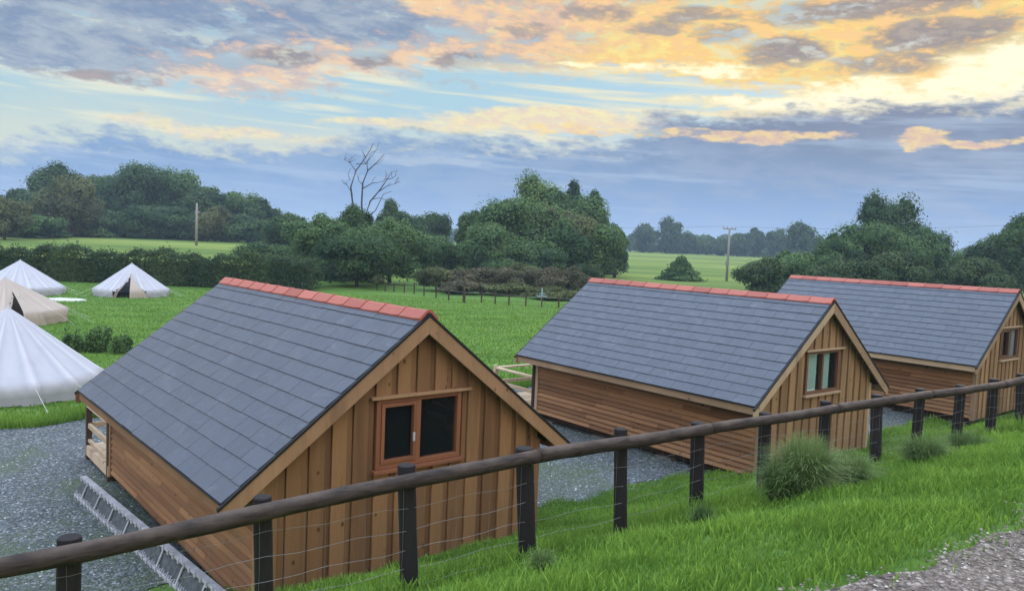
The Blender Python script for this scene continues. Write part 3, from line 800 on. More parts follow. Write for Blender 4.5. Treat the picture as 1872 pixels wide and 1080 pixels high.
# ------------------------------------------------------------------ foliage
def unit(n):
    v = rng.normal(size=(n, 3)); return v/np.linalg.norm(v, axis=1, keepdims=True)
def cards(P, N, size, asp=.6):
    n = len(P); r = unit(n)
    a = np.cross(N, r); a /= np.linalg.norm(a, axis=1, keepdims=True)+1e-9; b = np.cross(N, a)
    s = size if hasattr(size, '__len__') else np.full(n, size)
    s = (s*rng.uniform(.6, 1.35, n))[:, None]; a = a*s*.5; b = b*s*.5*asp
    return np.stack([P-a*.9, P-b+N*s*.07, P+a, P+b*1.0+N*s*.05], 1)
def crown(rx, ry, rz, leafsize, nleaf, lobes=20, shape='round', rough=.75):
    """leaf faces on many overlapping lobes filling an ellipsoid; local origin at crown centre"""
    L = []
    for k in range(lobes):
        d = unit(1)[0]; d[2] = d[2]*.9+.12
        q = rng.uniform(.45, .80)**.6
        c = d*q*np.array([rx, ry, rz])
        rr = rng.uniform(.26, .46)
        if shape == 'cone':
            h = -1+1.93*(k/(lobes-1)); q = (1-(h+1)/2.06); a = k*2.4
            c = np.array([math.cos(a)*q*rx*.45, math.sin(a)*q*ry*.45, h*rz]); rr = .16+.86*q
            L.append((c, np.array([rx*rr, ry*rr, rz*.13+rx*.1]))); continue
        if shape == 'dome' and c[2] < -.1*rz: c[:2] *= 1.15
        L.append((c, np.array([rx, ry, min(rz, rx*1.3)])*rr*rng.uniform(.8, 1.15)))
    if shape != 'cone':
        L.append((np.zeros(3), np.array([rx, ry, rz])*.66))
        L.append((np.array([rng.uniform(-.15, .15)*rx, 0, .64*rz]), np.array([rx*.42, ry*.42, rz*.34])))
        L.append((np.array([rng.uniform(-.3, .3)*rx, 0, .50*rz]), np.array([rx*.55, ry*.5, rz*.36])))
    wts = np.array([np.prod(l[1])**(2/3) for l in L]); wts /= wts.sum()
    pick = rng.choice(len(L), nleaf, p=wts)
    C_ = np.array([l[0] for l in L])[pick]; A = np.array([l[1] for l in L])[pick]
    lt = rng.uniform(.05, .95, len(L))[pick]
    d = unit(nleaf); rad = 1-rng.exponential(.13, nleaf).clip(0, .75)+rng.normal(0, .05, nleaf)
    P = C_+d*A*rad[:, None]
    zz = np.clip(P[:, 2]/rz, -.97, 0); P[:, :2] /= (np.sqrt(1-zz**2)**.75)[:, None] if shape != 'cone' else 1.
    # ragged sprays
    out = rng.random(nleaf) < .08
    P[out] += d[out]*A[out]*rng.uniform(.05, .35, (out.sum(), 1))
    N = d*1.1+unit(nleaf)*rough+np.array([0, 0, .35]); N /= np.linalg.norm(N, axis=1, keepdims=True)
    V = cards(P, N, leafsize)
    tn = np.clip(lt+rng.normal(0, .16, nleaf)+.18*P[:, 2]/rz, 0, 1)  # tone rises with height, painting the crown tops as if lit
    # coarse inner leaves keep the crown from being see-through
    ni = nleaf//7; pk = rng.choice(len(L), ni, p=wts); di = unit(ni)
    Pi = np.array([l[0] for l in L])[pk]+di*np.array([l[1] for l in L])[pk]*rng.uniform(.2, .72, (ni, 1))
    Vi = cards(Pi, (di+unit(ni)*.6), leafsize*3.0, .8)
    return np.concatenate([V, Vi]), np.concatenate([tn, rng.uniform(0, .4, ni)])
def trunk_mesh(h, r, lean=0, limbs=5, spread=1.5, ch=0):
    mb = MB()
    P = [(lean*math.sin(k*.6)*.3, lean*k/6*.4, h*k/6) for k in range(7)]
    mb.tube(P, [r*(1.25-.7*k/6) for k in range(7)], 9, .5, True, .06)
    for k in range(limbs):
        a = random.uniform(0, 6.28); z = h*random.uniform(.45, .95); l = spread*random.uniform(.6, 1.1)
        Q = [(0, 0, z)]+[(math.cos(a+.2*j)*l*j/4, math.sin(a+.2*j)*l*j/4, z+l*.8*j/4+.1*j) for j in range(1, 5)]
        mb.tube(Q, [r*.5, r*.4, r*.3, r*.2, r*.1], 6)
    return mb
def tree(px, Y, top, wpx, mt, label, name='broadleaf_tree', bottom=None, shape='round', nleaf=None, ls=None, depthf=.9, cat='tree', group=None, lobes=20, rough=.75):
    """px, top, wpx: the photo's crown centre, crown top and crown width; Y: distance ahead"""
    t = at(px, top, Y); g = float(height(t[0], t[1])); H = t[2]-g
    rx = wpx/F*Y/2
    bot = 0.0 if bottom is None else bottom            # share of the height that is bare trunk
    z0 = H*bot; rz = (H-z0)/2*1.04; zc = z0+(H-z0)/2
    root = empty(name, (t[0], t[1], g), random.uniform(-.3, .3), label=label, cat=cat, group=group)
    ls = ls or Y*.0030
    nleaf = nleaf or int(min(16000, 2600+ 1.35*(wpx*(H/Y*F))*.75))
    V, tn = crown(rx/1.0, rx*depthf, rz, ls, nleaf, lobes, shape, rough)
    V = V+np.array([0, 0, zc]); V[..., 2] = np.maximum(V[..., 2], .02)
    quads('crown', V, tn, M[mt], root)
    trunk_mesh(max(zc, .4), max(.05, min(.35, H*.028)), 0, 5, rx*.5).build('trunk', M['bark'], root, smooth=True)
    return root
T = tree
G1 = 'trees of the wood at left beyond the pale field'
T(102, 160, 309, 118, 'l_dark', 'dark round-topped tree above the olive one, left end of the wood', bottom=.02, group=G1)
T(127, 138, 329, 104, 'l_olive', 'olive-green rounded tree standing in front of the dark wood', group=G1)
T(8, 118, 362, 92, 'l_olive', 'yellowish olive tree cut by the left edge of the photo', group=G1)
T(38, 150, 345, 96, 'l_dark', 'dark low tree between the left edge and the round-topped tree', group=G1)
T(64, 128, 392, 92, 'l_mid', 'low grey-green tree at the foot of the olive tree', group=G1)
T(190, 166, 322, 110, 'l_dark', 'dark tree just left of the tallest tree in the wood', group=G1)
T(243, 160, 296, 150, 'l_dark', 'tallest broad dark tree crowning the wood', group=G1, lobes=26)
T(318, 162, 322, 120, 'l_mid', 'green tree on the right shoulder of the tallest tree', group=G1)
T(375, 160, 343, 104, 'l_dark', 'dark tree behind the left utility pole', group=G1)
T(425, 162, 350, 96, 'l_mid', 'green tree right of the left utility pole', group=G1)
T(474, 160, 368, 76, 'l_dark', 'small dark tree at the right end of the wood', group=G1)
T(200, 148, 385, 110, 'l_dark', 'low dark tree under the left side of the wood, at the field edge', group=G1)
T(300, 148, 378, 130, 'l_dark', 'low broad tree under the middle of the wood, at the field edge', group=G1)
T(393, 146, 380, 74, 'l_olive', 'pale pointed bush-like tree just right of the left utility pole', group=G1)
T(452, 148, 395, 90, 'l_dark', 'low tree under the right end of the wood, at the field edge', group=G1)
for i, (px, Y, top, w_, m_, nm) in enumerate(((25, 128, 425, 90, 'l_mid', 'at the left edge'), (95, 134, 422, 80, 'l_dark', 'below the olive tree'), (160, 142, 418, 90, 'l_mid', 'between the olive tree and the tallest tree'),
        (235, 146, 415, 100, 'l_dark', 'under the tallest tree'), (300, 146, 418, 90, 'l_mid', 'left of the utility pole'), (355, 147, 415, 80, 'l_dark', 'just behind the utility pole'), (415, 147, 417, 80, 'l_mid', 'right of the utility pole'), (468, 147, 418, 70, 'l_dark', 'at the right end of the field edge'))):
    T(px, Y, top, w_, m_, 'field-edge bush '+nm, name='bush', cat='bush', group='scrub along the edge of the wood', nleaf=2200, depthf=.5)
G2 = 'trees behind the nearest cabin roof'
T(525, 112, 398, 84, 'l_dark', 'dusky low tree right of the wood', group=G2)
T(716, 122, 373, 76, 'l_dark', 'round dark tree just right of the dead tree', group=G2)
T(750, 124, 398, 80, 'l_dark', 'dark low-topped tree in the gap right of the dead tree', group=G2)
T(794, 128, 395, 82, 'l_dark', 'small rounded tree left of the gap before the big willow clump', group=G2)
T(570, 92, 404, 100, 'l_mid', 'green tree left of the ivy-covered stump', group=G2)
T(505, 78, 448, 140, 'l_dark', 'low dark thicket tree hiding the right end of the pale field', group=G2)
T(600, 70, 398, 120, 'l_mid', 'broad green hawthorn left of the dead tree', group=G2)
T(652, 72, 374, 84, 'l_dark', 'ivy-dark tree at the foot of the dead branches', group=G2)
T(655, 64, 420, 170, 'l_dark', 'large dark hawthorn with its crown down to the grass', group=G2, lobes=28)
T(715, 70, 408, 110, 'l_mid', 'lighter green hawthorn at the right of the dark one', group=G2)
T(775, 84, 425, 100, 'l_mid', 'mid-green tree between the hawthorns and the willow clump', group=G2)
T(820, 86, 448, 100, 'l_mid', 'low green tree at the left foot of the willow clump', group=G2)
T(540, 60, 470, 120, 'l_hedge', 'bushy dark thicket at the right end of the hedge', group=G2)
G3 = 'trees of the big clump behind the reeds'
T(985, 108, 327, 112, 'l_bright', 'light green tall tree topping the clump', group=G3)
T(930, 102, 362, 90, 'l_mid', 'green tree on the left slope of the clump', group=G3)
T(864, 98, 386, 62, 'l_dark', 'small dark tree at the left end of the clump', group=G3)
T(1050, 110, 340, 92, 'l_conifer', 'dark pointed conifer, left one of the pair at the top of the clump', name='conifer_tree', shape='cone', group=G3)
T(1087, 110, 357, 76, 'l_conifer', 'dark pointed conifer, right one of the pair at the top of the clump', name='conifer_tree', shape='cone', group=G3)
T(1068, 104, 356, 104, 'l_mid', 'dark green tree wrapping the feet of the two conifers', group=G3)
T(1100, 102, 384, 60, 'l_mid', 'narrow green tree right of the two conifers', group=G3)
T(1018, 106, 350, 60, 'l_mid', 'feathery green tree between the tall tree and the conifers', group=G3)
T(970, 88, 366, 200, 'l_mid', 'broad domed willow in the middle of the clump', name='willow_tree', group=G3, lobes=30)
T(1035, 90, 385, 150, 'l_olive', 'yellow-green willow on the right side of the clump', name='willow_tree', group=G3, lobes=26)
T(898, 84, 408, 120, 'l_mid', 'willow at the left foot of the clump', name='willow_tree', group=G3)
T(1085, 88, 418, 110, 'l_mid', 'low willow at the right foot of the clump', name='willow_tree', group=G3)
T(1128, 100, 414, 44, 'l_mid', 'slim tree at the far right end of the clump', group=G3)
T(960, 78, 450, 150, 'l_dark', 'low dark willow thicket in front of the clump', name='willow_tree', group=G3)
G4 = 'distant trees beyond the far pasture'
for q in ((1176, 385, 411, 54, 'l_dark', 'left one of two dark trees on the skyline right of the clump'),
          (1220, 385, 397, 62, 'l_dark', 'taller right one of two dark trees on the skyline right of the clump'),
          (1256, 395, 428, 50, 'l_dark', 'low distant tree left of the right-hand utility pole'),
          (1292, 395, 432, 56, 'l_mid', 'bushy distant tree between two low ones left of the pole'),
          (1318, 380, 434, 40, 'l_dark', 'distant tree just left of the right-hand utility pole'),
          (1350, 385, 428, 50, 'l_mid', 'distant tree just right of the right-hand utility pole'),
          (1382, 380, 420, 38, 'l_dark', 'thin-topped distant tree right of the utility pole'),
          (1425, 370, 424, 60, 'l_dark', 'dark distant tree left of the tall-domed one'),
          (1472, 300, 410, 66, 'l_dark', 'domed distant tree left of the big oak'),
          (1508, 310, 440, 56, 'l_mid', 'low distant tree at the left shoulder of the big oak')):
    T(q[0], q[1], q[2], q[3], q[4], q[5], group=G4, nleaf=2600, ls=1.0)
G5 = 'trees and bushes behind the far cabins'
T(1622, 102, 362, 134, 'l_dark', 'big dark oak with a ragged peaked top behind the cabins', name='oak_tree', group=G5, lobes=30, rough=1.)
T(1605, 88, 404, 170, 'l_mid', 'broad green tree below the oak on the left', group=G5, lobes=26)
T(1692, 90, 420, 110, 'l_mid', 'green rounded tree on the right flank of the oak', group=G5)
T(1530, 82, 444, 110, 'l_dark', 'dark leafy tree left of the oak', group=G5)
T(1470, 78, 466, 100, 'l_mid', 'low green bush between the middle and farthest roofs', name='bush', cat='bush', group=G5)
T(1395, 70, 476, 110, 'l_hedge', 'dark bush just above the middle cabin ridge', name='bush', cat='bush', group=G5)
T(1432, 84, 460, 70, 'l_mid', 'small bush with pale flowers behind the dark bush', name='bush', cat='bush', group=G5)
T(1246, 100, 472, 70, 'l_mid', 'lone upright shrub in the pasture above the middle cabin', name='bush', cat='bush', group=G5, shape='cone', rough=1.2, lobes=14)
T(1760, 100, 466, 70, 'l_mid', 'low tree between the oak and the tree at the right edge', group=G5)
T(1815, 88, 440, 100, 'l_dark', 'dusky tree left of the wispy one at the right edge', group=G5)
T(1868, 82, 398, 90, 'l_dark', 'wispy tree cut by the right edge of the photo', group=G5, rough=1.1)
T(1660, 74, 468, 150, 'l_hedge', 'dark thicket right above the farthest cabin ridge', group=G5)
T(1560, 72, 474, 130, 'l_hedge', 'dark thicket at the left end of the farthest ridge', group=G5)
T(1790, 76, 480, 130, 'l_hedge', 'thicket behind the near end of the farthest ridge', group=G5)

# dead tree
p = at(668, 400, 84); g = float(height(p[0], p[1]))
dt = empty('dead_tree', (p[0], p[1], g), 0, label='bare dead tree with forked grey branches above the hawthorns', cat='tree')
k_ = 84/F
def dp(x, y, o=0): q = at(x, y, 84+o); return (q[0]-p[0], q[1]-p[1], q[2]-g)
tr = MB(); tr.tube([(0, 0, 0), (.1, 0, 2), dp(664, 410)], [.34, .28, .2], 9); tr.build('trunk', M['deadbark'], dt, smooth=True)
brs = [([(660, 412), (645, 376), (641, 342), (650, 312), (668, 288), (679, 270)], 4.2), ([(650, 312), (640, 298), (630, 292)], 1.6), ([(645, 355), (634, 338), (629, 332)], 1.4),
       ([(652, 300), (668, 300), (690, 272)], 1.6), ([(664, 410), (661, 372), (664, 335), (672, 312), (690, 296), (702, 282)], 4.), ([(664, 340), (655, 330), (652, 318)], 1.5),
       ([(672, 312), (671, 295), (676, 284)], 1.6), ([(684, 300), (693, 300), (700, 290)], 1.2), ([(664, 405), (676, 368), (692, 350), (707, 328), (714, 318)], 3.4), ([(663, 345), (680, 335), (700, 332)], 2.),
       ([(692, 350), (708, 340), (722, 336)], 2.), ([(707, 328), (718, 326), (724, 320)], 1.3), ([(680, 364), (694, 362), (708, 366), (722, 364)], 1.5), ([(666, 402), (686, 385), (700, 355), (716, 350)], 2.2),
       ([(679, 270), (684, 262)], 1.), ([(668, 288), (662, 276)], 1.2), ([(640, 330), (636, 318), (640, 308)], 1.2), ([(700, 332), (708, 320), (704, 312)], 1.1)]
for j in range(26):
    q = random.choice(brs[:12])[0]; i = random.randrange(1, len(q)); x, y = q[i]; a = random.uniform(-1.1, .9); l = random.uniform(7, 17)
    brs.append(([(x, y), (x+l*.5*math.sin(a), y-l*.45*math.cos(a)), (x+l*math.sin(a+.3), y-l*math.cos(a+.3))], .8))
for b_, w_ in brs:
    mb = MB(); n = len(b_)
    P = [dp(x+random.uniform(-1, 1), y, random.uniform(-.5, .5)*min(i, 2)) for i, (x, y) in enumerate(b_)]
    mb.tube(P, [max(.022, w_*k_*.48*(1-.72*i/(n-1))) for i in range(n)], 6); mb.build('branch', M['deadbark'], dt, smooth=True)

# hedge behind the tents
h0 = atz(-420, 521, -4.1); h0[1] = 57; h1 = np.array([-13.5, 58.5, 0])
hd = empty('hedge', (-27, 57.5, -4.1), 0, label='long dark clipped hedge behind the bell tents', cat='hedge')
n = 60000; hx = rng.uniform(-54, -14.5, n); bul = .25*np.sin(hx*1.7)+.15*np.sin(hx*4.1)
topz = 2.15+.22*np.sin(hx*.9)+.16*np.sin(hx*2.9+1)+.10*np.sin(hx*6.3)
face = rng.random(n)
P = np.stack([hx+27, np.where(face < .62, -.85-bul*.5+rng.normal(0, .12, n), rng.uniform(-.9, .8, n)), np.where(face < .62, rng.uniform(0.02, 1, n)*topz, topz+rng.exponential(.09, n)-.03)], -1)
N = np.where((face < .62)[:, None], np.array([0, -1., .3]), np.array([0, -.2, 1.]))+unit(n)*.9; N /= np.linalg.norm(N, axis=1, keepdims=True)
V = cards(P, N, .17); hn = np.clip(.5+.25*np.sin(hx*.9)+rng.normal(0, .2, n), 0, 1)
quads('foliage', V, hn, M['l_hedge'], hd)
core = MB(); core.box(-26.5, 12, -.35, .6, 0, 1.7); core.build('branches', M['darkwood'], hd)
# second hedge line on the far side of the right pasture, far wood, hills
def belt(name, x0, x1, y0, y1, h, n, ls, m, label, cat, kind='stuff', dens=.0):
    tt = rng.random(n); x = x0+(x1-x0)*tt; y = y0+(y1-y0)*tt+rng.normal(0, h*.25, n)
    hh = h*(1+.28*np.sin(x*.045)+.2*np.sin(x*.13+1)+.12*np.sin(x*.31))
    z = height(x, y)+hh*rng.uniform(0, 1, n)**.7
    P = np.stack([x, y, z], -1); N = np.array([0, -.7, .6])+unit(n)*.8; N /= np.linalg.norm(N, axis=1, keepdims=True)
    o = quads(name, cards(P, N, ls, .8), np.clip(rng.normal(.5, .25, n), 0, 1), M[m]); return tag(o, label, cat, kind=kind)
belt('far_hedgerow', 30, 330, 402, 398, 4.5, 9000, 1.6, 'l_dark', 'dark hedgerow along the far side of the right-hand pasture', 'hedgerow')
belt('distant_wood', -700, 1100, 700, 660, 13, 16000, 5., 'l_dark', 'low blue-green wood along the horizon', 'wood')
hx = np.linspace(-3000, 3400, 90); hy = np.array([0, 1., 2.])
HX, HY = np.meshgrid(hx, hy, indexing='ij')
hz = 20+7*np.sin(HX*.0019)+5*np.sin(HX*.0051+1)+2*np.sin(HX*.017)
tag(grid('hills', HX, 1300+HY*260, np.where(HY == 0, -3, np.where(HY == 1, hz, hz*.9)), M['ground']), kind='structure')

# brush and reeds behind the paddock fence
G6 = 'bushes and reeds behind the paddock fence'
for q in ((798, 63, 488, 66, 'l_olive', 'rounded olive bush at the left end of the reed bed'), (838, 66, 492, 70, 'l_brown', 'brown bush second from the left of the reed bed'),
          (880, 67, 488, 80, 'l_brown', 'brown reedy bush in the middle left of the reed bed'), (925, 68, 490, 70, 'l_brown', 'reddish-brown bush under the middle of the willow clump'),
          (960, 71, 484, 74, 'l_olive', 'greener bush in the middle of the reed bed'), (1000, 69, 490, 80, 'l_brown', 'brown bush behind the pale blue cross'),
          (1045, 70, 490, 74, 'l_brown', 'brown bush at the right end of the reed bed'), (1075, 76, 482, 60, 'l_hedge', 'dark bush beside the middle cabin far ridge end'), (935, 62, 520, 120, 'l_olive', 'low straw-green growth along the paddock fence in the centre'),
          (1010, 59, 526, 90, 'l_olive', 'low straw-green growth near the pale blue cross'), (850, 61, 516, 90, 'l_brown', 'low brown growth along the left of the paddock fence')):
    T(q[0], q[1], q[2], q[3], q[4], q[5], name='bush', cat='bush', group=G6, ls=.17, nleaf=5200, rough=1.1)
T(690, 61.5, 505, 26, 'l_olive', 'small pale round sapling beside the first paddock fence post', name='sapling', cat='tree', bottom=.45, nleaf=1500, ls=.14)
# weeds beside the nearest tent
p = atz(178, 643, -4.1); wd = empty('weed_clump', (p[0], p[1], float(height(p[0], p[1]))), 0, label='dark clump of tall weeds on the lawn between the near tent and roof', cat='weeds')
V, tn, st = [], [], MB()
for k in range(46):
    x = rng.uniform(-1.05, 1.05); y = rng.uniform(-.35, .35); h = (.50+.35*math.sin(x*2.2+1.2)**2)*rng.uniform(.6, 1.15); lx = rng.uniform(-.12, .12)
    st.tube([(x, y, 0), (x+lx*.5, y, h*.5), (x+lx, y, h)], [.012, .009, .004], 4)
    m_ = 60; f = rng.uniform(.05, 1.05, m_); P = np.stack([x+lx*f+rng.normal(0, .06, m_), y+rng.normal(0, .06, m_), h*f], -1)
    V.append(cards(P, unit(m_)+np.array([0, 0, .5]), .13, .35)); tn.append(rng.uniform(0, .9, m_))
quads('leaves', np.concatenate(V), np.concatenate(tn), M['l_mid'], wd); st.build('stems', M['l_dark'], wd)

# ------------------------------------------------------------------ paddock fence and cross marker
pf = [(690, 533, 66), (704, 533, 65), (720, 534, 64), (739, 535, 63), (757, 537, 62), (775, 541, 61), (797, 545, 60), (820, 549, 59), (848, 553, 58), (880, 553.5, 57.2), (905, 556, 56.6), (930, 558, 56), (961, 560.5, 55.4), (990, 562.5, 55), (1021, 564, 54.4), (1052, 566, 54), (1084, 568, 53.5)]
A = at(704, 533, 62.5); fr_ = empty('paddock_fence', (A[0], A[1], float(height(A[0], A[1]))), 0, label='low fence of dark stakes crossing the lawn in front of the reeds', cat='fence')
tops = []
for i, (x, y, Y) in enumerate(pf[1:]):
    q = atz(x, y, -4.1); h = .78*random.uniform(.88, 1.12)
    r = .05 if i != 7 else .10
    m_ = MB(); X0 = (q[0]-fr_.location.x, q[1]-fr_.location.y, -4.1-fr_.location.z)
    m_.tube([(X0[0], X0[1], X0[2]-.2), (X0[0], X0[1], X0[2]+h*.5), (X0[0]+random.uniform(-.03, .03), X0[1], X0[2]+h)], [r, r, r*.95], 8); m_.build('stake', M['darkwood'], fr_)
    tops.append((X0[0], X0[1], X0[2]))
for hh in (.35, .68):
    m_ = MB(); m_.tube([(a[0], a[1], a[2]+hh) for a in tops], .006 if hh < .5 else .011, 4); m_.build('wire_strand', M['wire'], fr_)
c_ = atz(990, 562, -4.1); cr = MB()
cr.box(-.05, .05, -.02, .02, 0, 1.28); cr.box(-.34, .34, -.045, -.021, .70, .78); cr.box(-.22, .22, -.045, -.021, .88, .93)
cr.box(-.035, .035, -.05, -.021, .60, 1.22)
o = cr.build('cross_marker', M['cross'], None, loc=(c_[0], c_[1]+.25, -4.1)); tag(o, 'pale blue cross-shaped marker standing at the paddock fence', 'marker')

# ------------------------------------------------------------------ utility poles and cables
def upole(px, Y, top, label, arm, rot=0):
    t = at(px, top, Y); g = float(height(t[0], t[1])); H = t[2]-g
    r = empty('utility_pole', (t[0], t[1], g), rot, label=label, cat='utility pole', group='utility poles')
    k = Y/F
    m_ = MB(); m_.tube([(0, 0, -.3), (0, 0, H*.5), (0, 0, H)], [2.4*k, 2.1*k, 1.7*k], 10); m_.build('pole', M['greypole'], r, smooth=True)
    if arm:
        m_ = MB(); m_.box(-13*k, 13*k, -.7*k, .7*k, H-1.5*k, H+.4*k); m_.build('crossarm', M['greypole'], r)
        for x in (-12, -5, 5, 12):
            m_ = MB(); m_.tube([(x*k, 0, H+.4*k), (x*k, 0, H+2.5*k), (x*k, 0, H+4.2*k)], [.6*k, 1.1*k, .5*k], 8); m_.build('insulator', M['porcelain'], r)
        m_ = MB(); m_.box(-4.4*k, -1.5*k, -1.4*k, 1.4*k, H-68*k, H-60*k); m_.build('equipment_box', M['greypole'], r)
    else:
        m_ = MB(); m_.box(-3.5*k, 6*k, -.5*k, .5*k, H-19*k, H-17.5*k); m_.build('bracket', M['greypole'], r)
        for x in (-3, 3, 5.6):
            m_ = MB(); m_.tube([(x*k, 0, H-17.5*k), (x*k, 0, H-14*k)], [.7*k, .5*k], 6); m_.build('insulator', M['porcelain'], r)
    return np.array([t[0], t[1], t[2]])
pa = upole(360, 126, 371, 'plain pale utility pole in front of the wood on the left', False)
pb = upole(1334, 104, 418, 'utility pole with crossarm and insulators above the middle cabin', True, .25)
def cable(a, b, sag, label):
    m_ = MB(); m_.tube([tuple(a+(b-a)*t+np.array([0, 0, -sag*4*t*(1-t)])) for t in np.linspace(0, 1, 25)], .014, 5)
    o = m_.build('overhead_cable', M['cable']); tag(o, label, 'cable')
cable(pa+np.array([.3, 0, -1.4]), pb+np.array([-.8, 0, .3]), 1.2, 'thin overhead cable strung between the two utility poles')
cable(pb+np.array([.9, 0, .3]), at(2100, 395, 96), .8, 'thin overhead cable leaving the right-hand pole towards the right edge')
cable(pa+np.array([-.3, 0, -1.4]), at(-250, 300, 110), 1., 'thin overhead cable from the left pole towards the left edge')

# ------------------------------------------------------------------ grass
def blades(s0, s1, n0, n1, cnt, h0, h1, w, edge=True):
    s = rng.uniform(s0, s1, cnt); n = rng.uniform(n0, n1, cnt)
    cl = np.sin(s*1.9+n*.7)*np.sin(n*2.3-s*.8)+.6*np.sin(s*4.7+2*n)*np.sin(n*5.1+1)
    if edge:
        e0 = 3.24+.05*np.sin(s*2.3)+.04*np.sin(s*5.1+1)+.03*np.sin(s*11)
        nb = -4.25+.18*np.sin(s*1.9)+.12*np.sin(s*4.3+1)+.07*np.sin(s*9.1)
        k = (n < e0+.16*rng.normal(size=cnt)) & (n > nb-.08*np.abs(rng.normal(size=cnt)))
        k &= rng.random(cnt) < np.clip((e0-n)*2.+.35, 0, 1)
        x, y = xy(s, n)
        for (cx, cy, cz, ca) in CAB:
            dx_, dy_ = x-cx, y-cy; lx = dx_*math.cos(ca)+dy_*math.sin(ca); ly = -dx_*math.sin(ca)+dy_*math.cos(ca)
            k &= ~((np.abs(lx) < 1.9) & (ly > .06) & (ly < 6.3))
        s, n, cl = s[k], n[k], cl[k]
    x, y = xy(s, n); z = height(x, y); c = len(s)
    h = rng.uniform(h0, h1, c)*(.85+.45*np.clip(cl, -1, 1))
    h *= .85*np.where(np.abs(n) < .25, 1.7, 1.)*np.clip(1.1-(n-1.8)*.28, .5, 1.1)
    a = rng.uniform(0, 6.28, c); ld = rng.uniform(0, 6.28, c); l = h*rng.uniform(.15, .75, c)
    wx, wy = np.cos(a)*w*.5*rng.uniform(.7, 1.3, c), np.sin(a)*w*.5*rng.uniform(.7, 1.3, c)
    bx, by = np.cos(ld)*l, np.sin(ld)*l
    p0 = np.stack([x-wx, y-wy, z-.01], -1); p1 = np.stack([x+wx, y+wy, z-.01], -1)
    m0 = np.stack([x-wx*.8+bx*.35, y-wy*.8+by*.35, z+h*.6], -1); m1 = np.stack([x+wx*.8+bx*.35, y+wy*.8+by*.35, z+h*.6], -1)
    t0 = np.stack([x-wx*.15+bx, y-wy*.15+by, z+h], -1); t1 = np.stack([x+wx*.15+bx, y+wy*.15+by, z+h], -1)
    V = np.concatenate([np.stack([p0, p1, m1, m0], 1), np.stack([m0, m1, t1, t0], 1)])
    tn = np.clip(.45+.25*np.sin(s*.9+1)*np.sin(n*1.3)+.12*cl+rng.normal(0, .30, c)-.35*(np.sin(s*2.6+np.sin(n*2.))*np.sin(n*3.1+s) > .55), 0, 1); return V, np.concatenate([tn, np.clip(tn+.1, 0, 1)])
parts = [blades(-1.5, 7, -4.3, 3.4, 125000, .05, .13, .010), blades(7, 16, -4.3, 3.4, 70000, .06, .15, .016), blades(16, 34, -4.3, 3.4, 40000, .07, .16, .03)]
o = quads('grass', np.concatenate([p[0] for p in parts]), np.concatenate([p[1] for p in parts]), M['grass'])
tag(o, 'bright green rough grass covering the bank under the fence', 'grass', kind='stuff')
# long edge where the lawn meets the gravel, and mown lawn tufts beyond
def edgegrass():
    cnt = 26000; s = rng.uniform(-22, 22, cnt); fb_ = -12.9+.35*np.sin(s*.8)+.2*np.sin(s*2.7+2)
    n = fb_-rng.exponential(.35, cnt)+.1
    return s, n
def tuft(s, n, h0, h1, w):
    x, y = xy(s, n); z = height(x, y); c = len(s); h = rng.uniform(h0, h1, c)
    a = rng.uniform(-.6, .6, c); b = rng.uniform(-1, 1, (c, 2))*h[:, None]*.5; wx = np.cos(a)*w/2; wy = np.sin(a)*w/2
    V = np.stack([np.stack([x-wx, y-wy, z-.01], -1), np.stack([x+wx, y+wy, z-.01], -1), np.stack([x+wx*.3+b[:, 0], y+wy*.3+b[:, 1], z+h], -1), np.stack([x-wx*.3+b[:, 0], y-wy*.3+b[:, 1], z+h], -1)], 1)
    return V, np.clip(.45+.25*np.sin(x*1.3)*np.sin(y*1.9)+rng.normal(0, .2, c), 0, 1)
s, n = edgegrass(); V1 = tuft(s, n, .08, .22, .03)
cnt = 90000; yy = rng.uniform(15, 56, cnt); xx = rng.uniform(-.72, .72, cnt)*yy; s, n = sn(xx, yy); k = n < -13.6
V2 = tuft(s[k], n[k], .03, .08, .05)
o = quads('lawn_grass', np.concatenate([V1[0], V2[0]]), np.concatenate([V1[1], V2[1]])*.8, M['grass']); tag(o, 'short mown lawn grass round the tents and paddock fence', 'grass', kind='stuff')
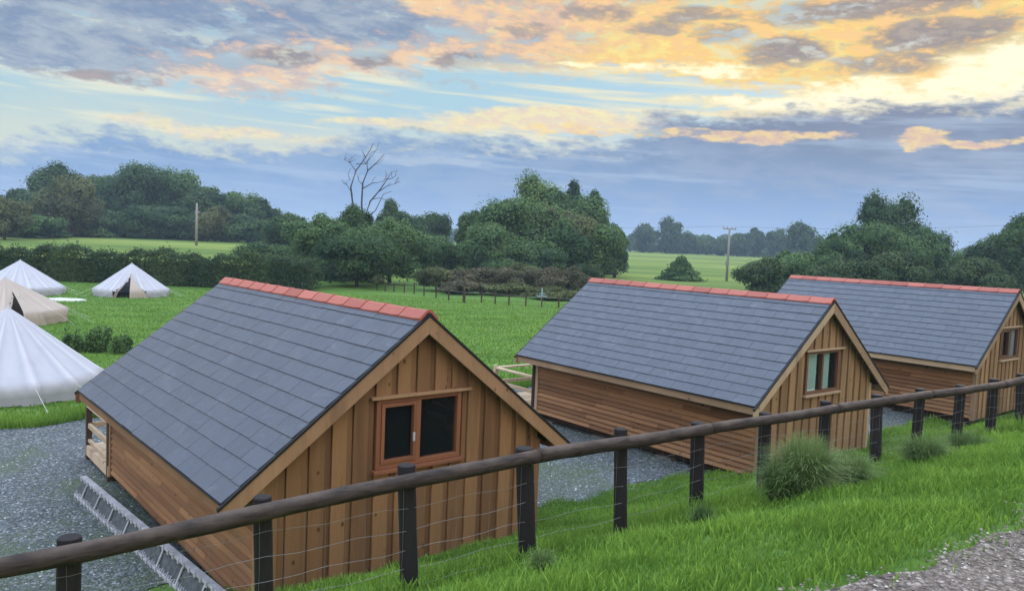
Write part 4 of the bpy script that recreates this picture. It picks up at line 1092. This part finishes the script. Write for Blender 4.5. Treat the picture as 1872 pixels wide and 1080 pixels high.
# tussocks by the fence
def tussock(px, py, s_n, R, h, cnt, label, tone=.5):
    x, y = xy(*s_n); g = float(height(x, y)); root = None
    a = rng.uniform(0, 6.28, cnt); r0 = R*.35*np.sqrt(rng.random(cnt)); L = h*rng.uniform(.35, 1.35, cnt); sp_ = rng.uniform(.08, 1., cnt)**1.3*R*1.0
    w_ = .007; V, tn = [], []
    ca, sa_ = np.cos(a), np.sin(a); K = 5; prev = None
    aj = a+rng.normal(0, .9, cnt); cb, sb2 = np.cos(aj), np.sin(aj)
    for k in range(K+1):
        t = k/K; rr = sp_*t**1.3; z = L*(1.75*t-.85*t*t)*(1-.40*(sp_/R)*t)
        c = np.stack([r0*ca+rr*cb, r0*sa_+rr*sb2, np.maximum(z, .0)], -1); ww = w_*(1-.8*t)
        sd2 = np.stack([-sb2*ww/2, cb*ww/2, np.zeros(cnt)], -1); cur = (c-sd2, c+sd2)
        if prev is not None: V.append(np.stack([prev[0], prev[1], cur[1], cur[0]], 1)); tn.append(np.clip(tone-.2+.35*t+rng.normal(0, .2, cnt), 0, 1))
        prev = cur
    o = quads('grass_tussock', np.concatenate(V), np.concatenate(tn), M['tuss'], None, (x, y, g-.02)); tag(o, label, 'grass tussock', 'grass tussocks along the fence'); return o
def tsn(px, py, Y): q = at(px, py, Y); return sn(q[0], q[1])
tussock(0, 0, tsn(1470, 915, 7.30), .44, .58, 3600, 'large pale grass tussock spilling over the bank under the fence', .6)
tussock(0, 0, tsn(1428, 915, 7.15), .30, .42, 1500, 'smaller dark tussock on the left side of the large pale one', .35)
tussock(0, 0, tsn(1545, 905, 7.75), .42, .36, 1600, 'lower looser tussock merging with the right side of the large pale one', .5)
tussock(0, 0, tsn(1690, 835, 8.9), .42, .36, 1700, 'mid-sized tussock between two posts right of the large pale one', .4)
tussock(0, 0, tsn(1770, 800, 9.9), .42, .28, 1100, 'low tussock farthest right along the fence', .3)
tussock(0, 0, tsn(1285, 950, 6.85), .16, .22, 500, 'small dark tuft at the foot of the post left of the large tussock', .2)
tussock(0, 0, tsn(990, 1040, 5.6), .16, .18, 400, 'dry tuft at the foot of the thick post in the foreground', .5)

# ------------------------------------------------------------------ haze
hb = MB(); hb.box(-3100, 3200, -450, 4100, -6.5, 62); hz_ = hb.build('haze', bpy.data.materials.new('haze_air')); tag(hz_, 'thin evening haze over the fields', 'haze', kind='stuff')
hm = hz_.data.materials[0]; hm.use_nodes = True; nt = hm.node_tree; nt.nodes.remove(nt.nodes['Principled BSDF'])
pv = nt.nodes.new('ShaderNodeVolumePrincipled'); pv.inputs['Density'].default_value = .0005; pv.inputs['Color'].default_value = (.55, .74, .98, 1); pv.inputs['Anisotropy'].default_value = .0
nt.links.new(pv.outputs[0], nt.nodes['Material Output'].inputs['Volume'])
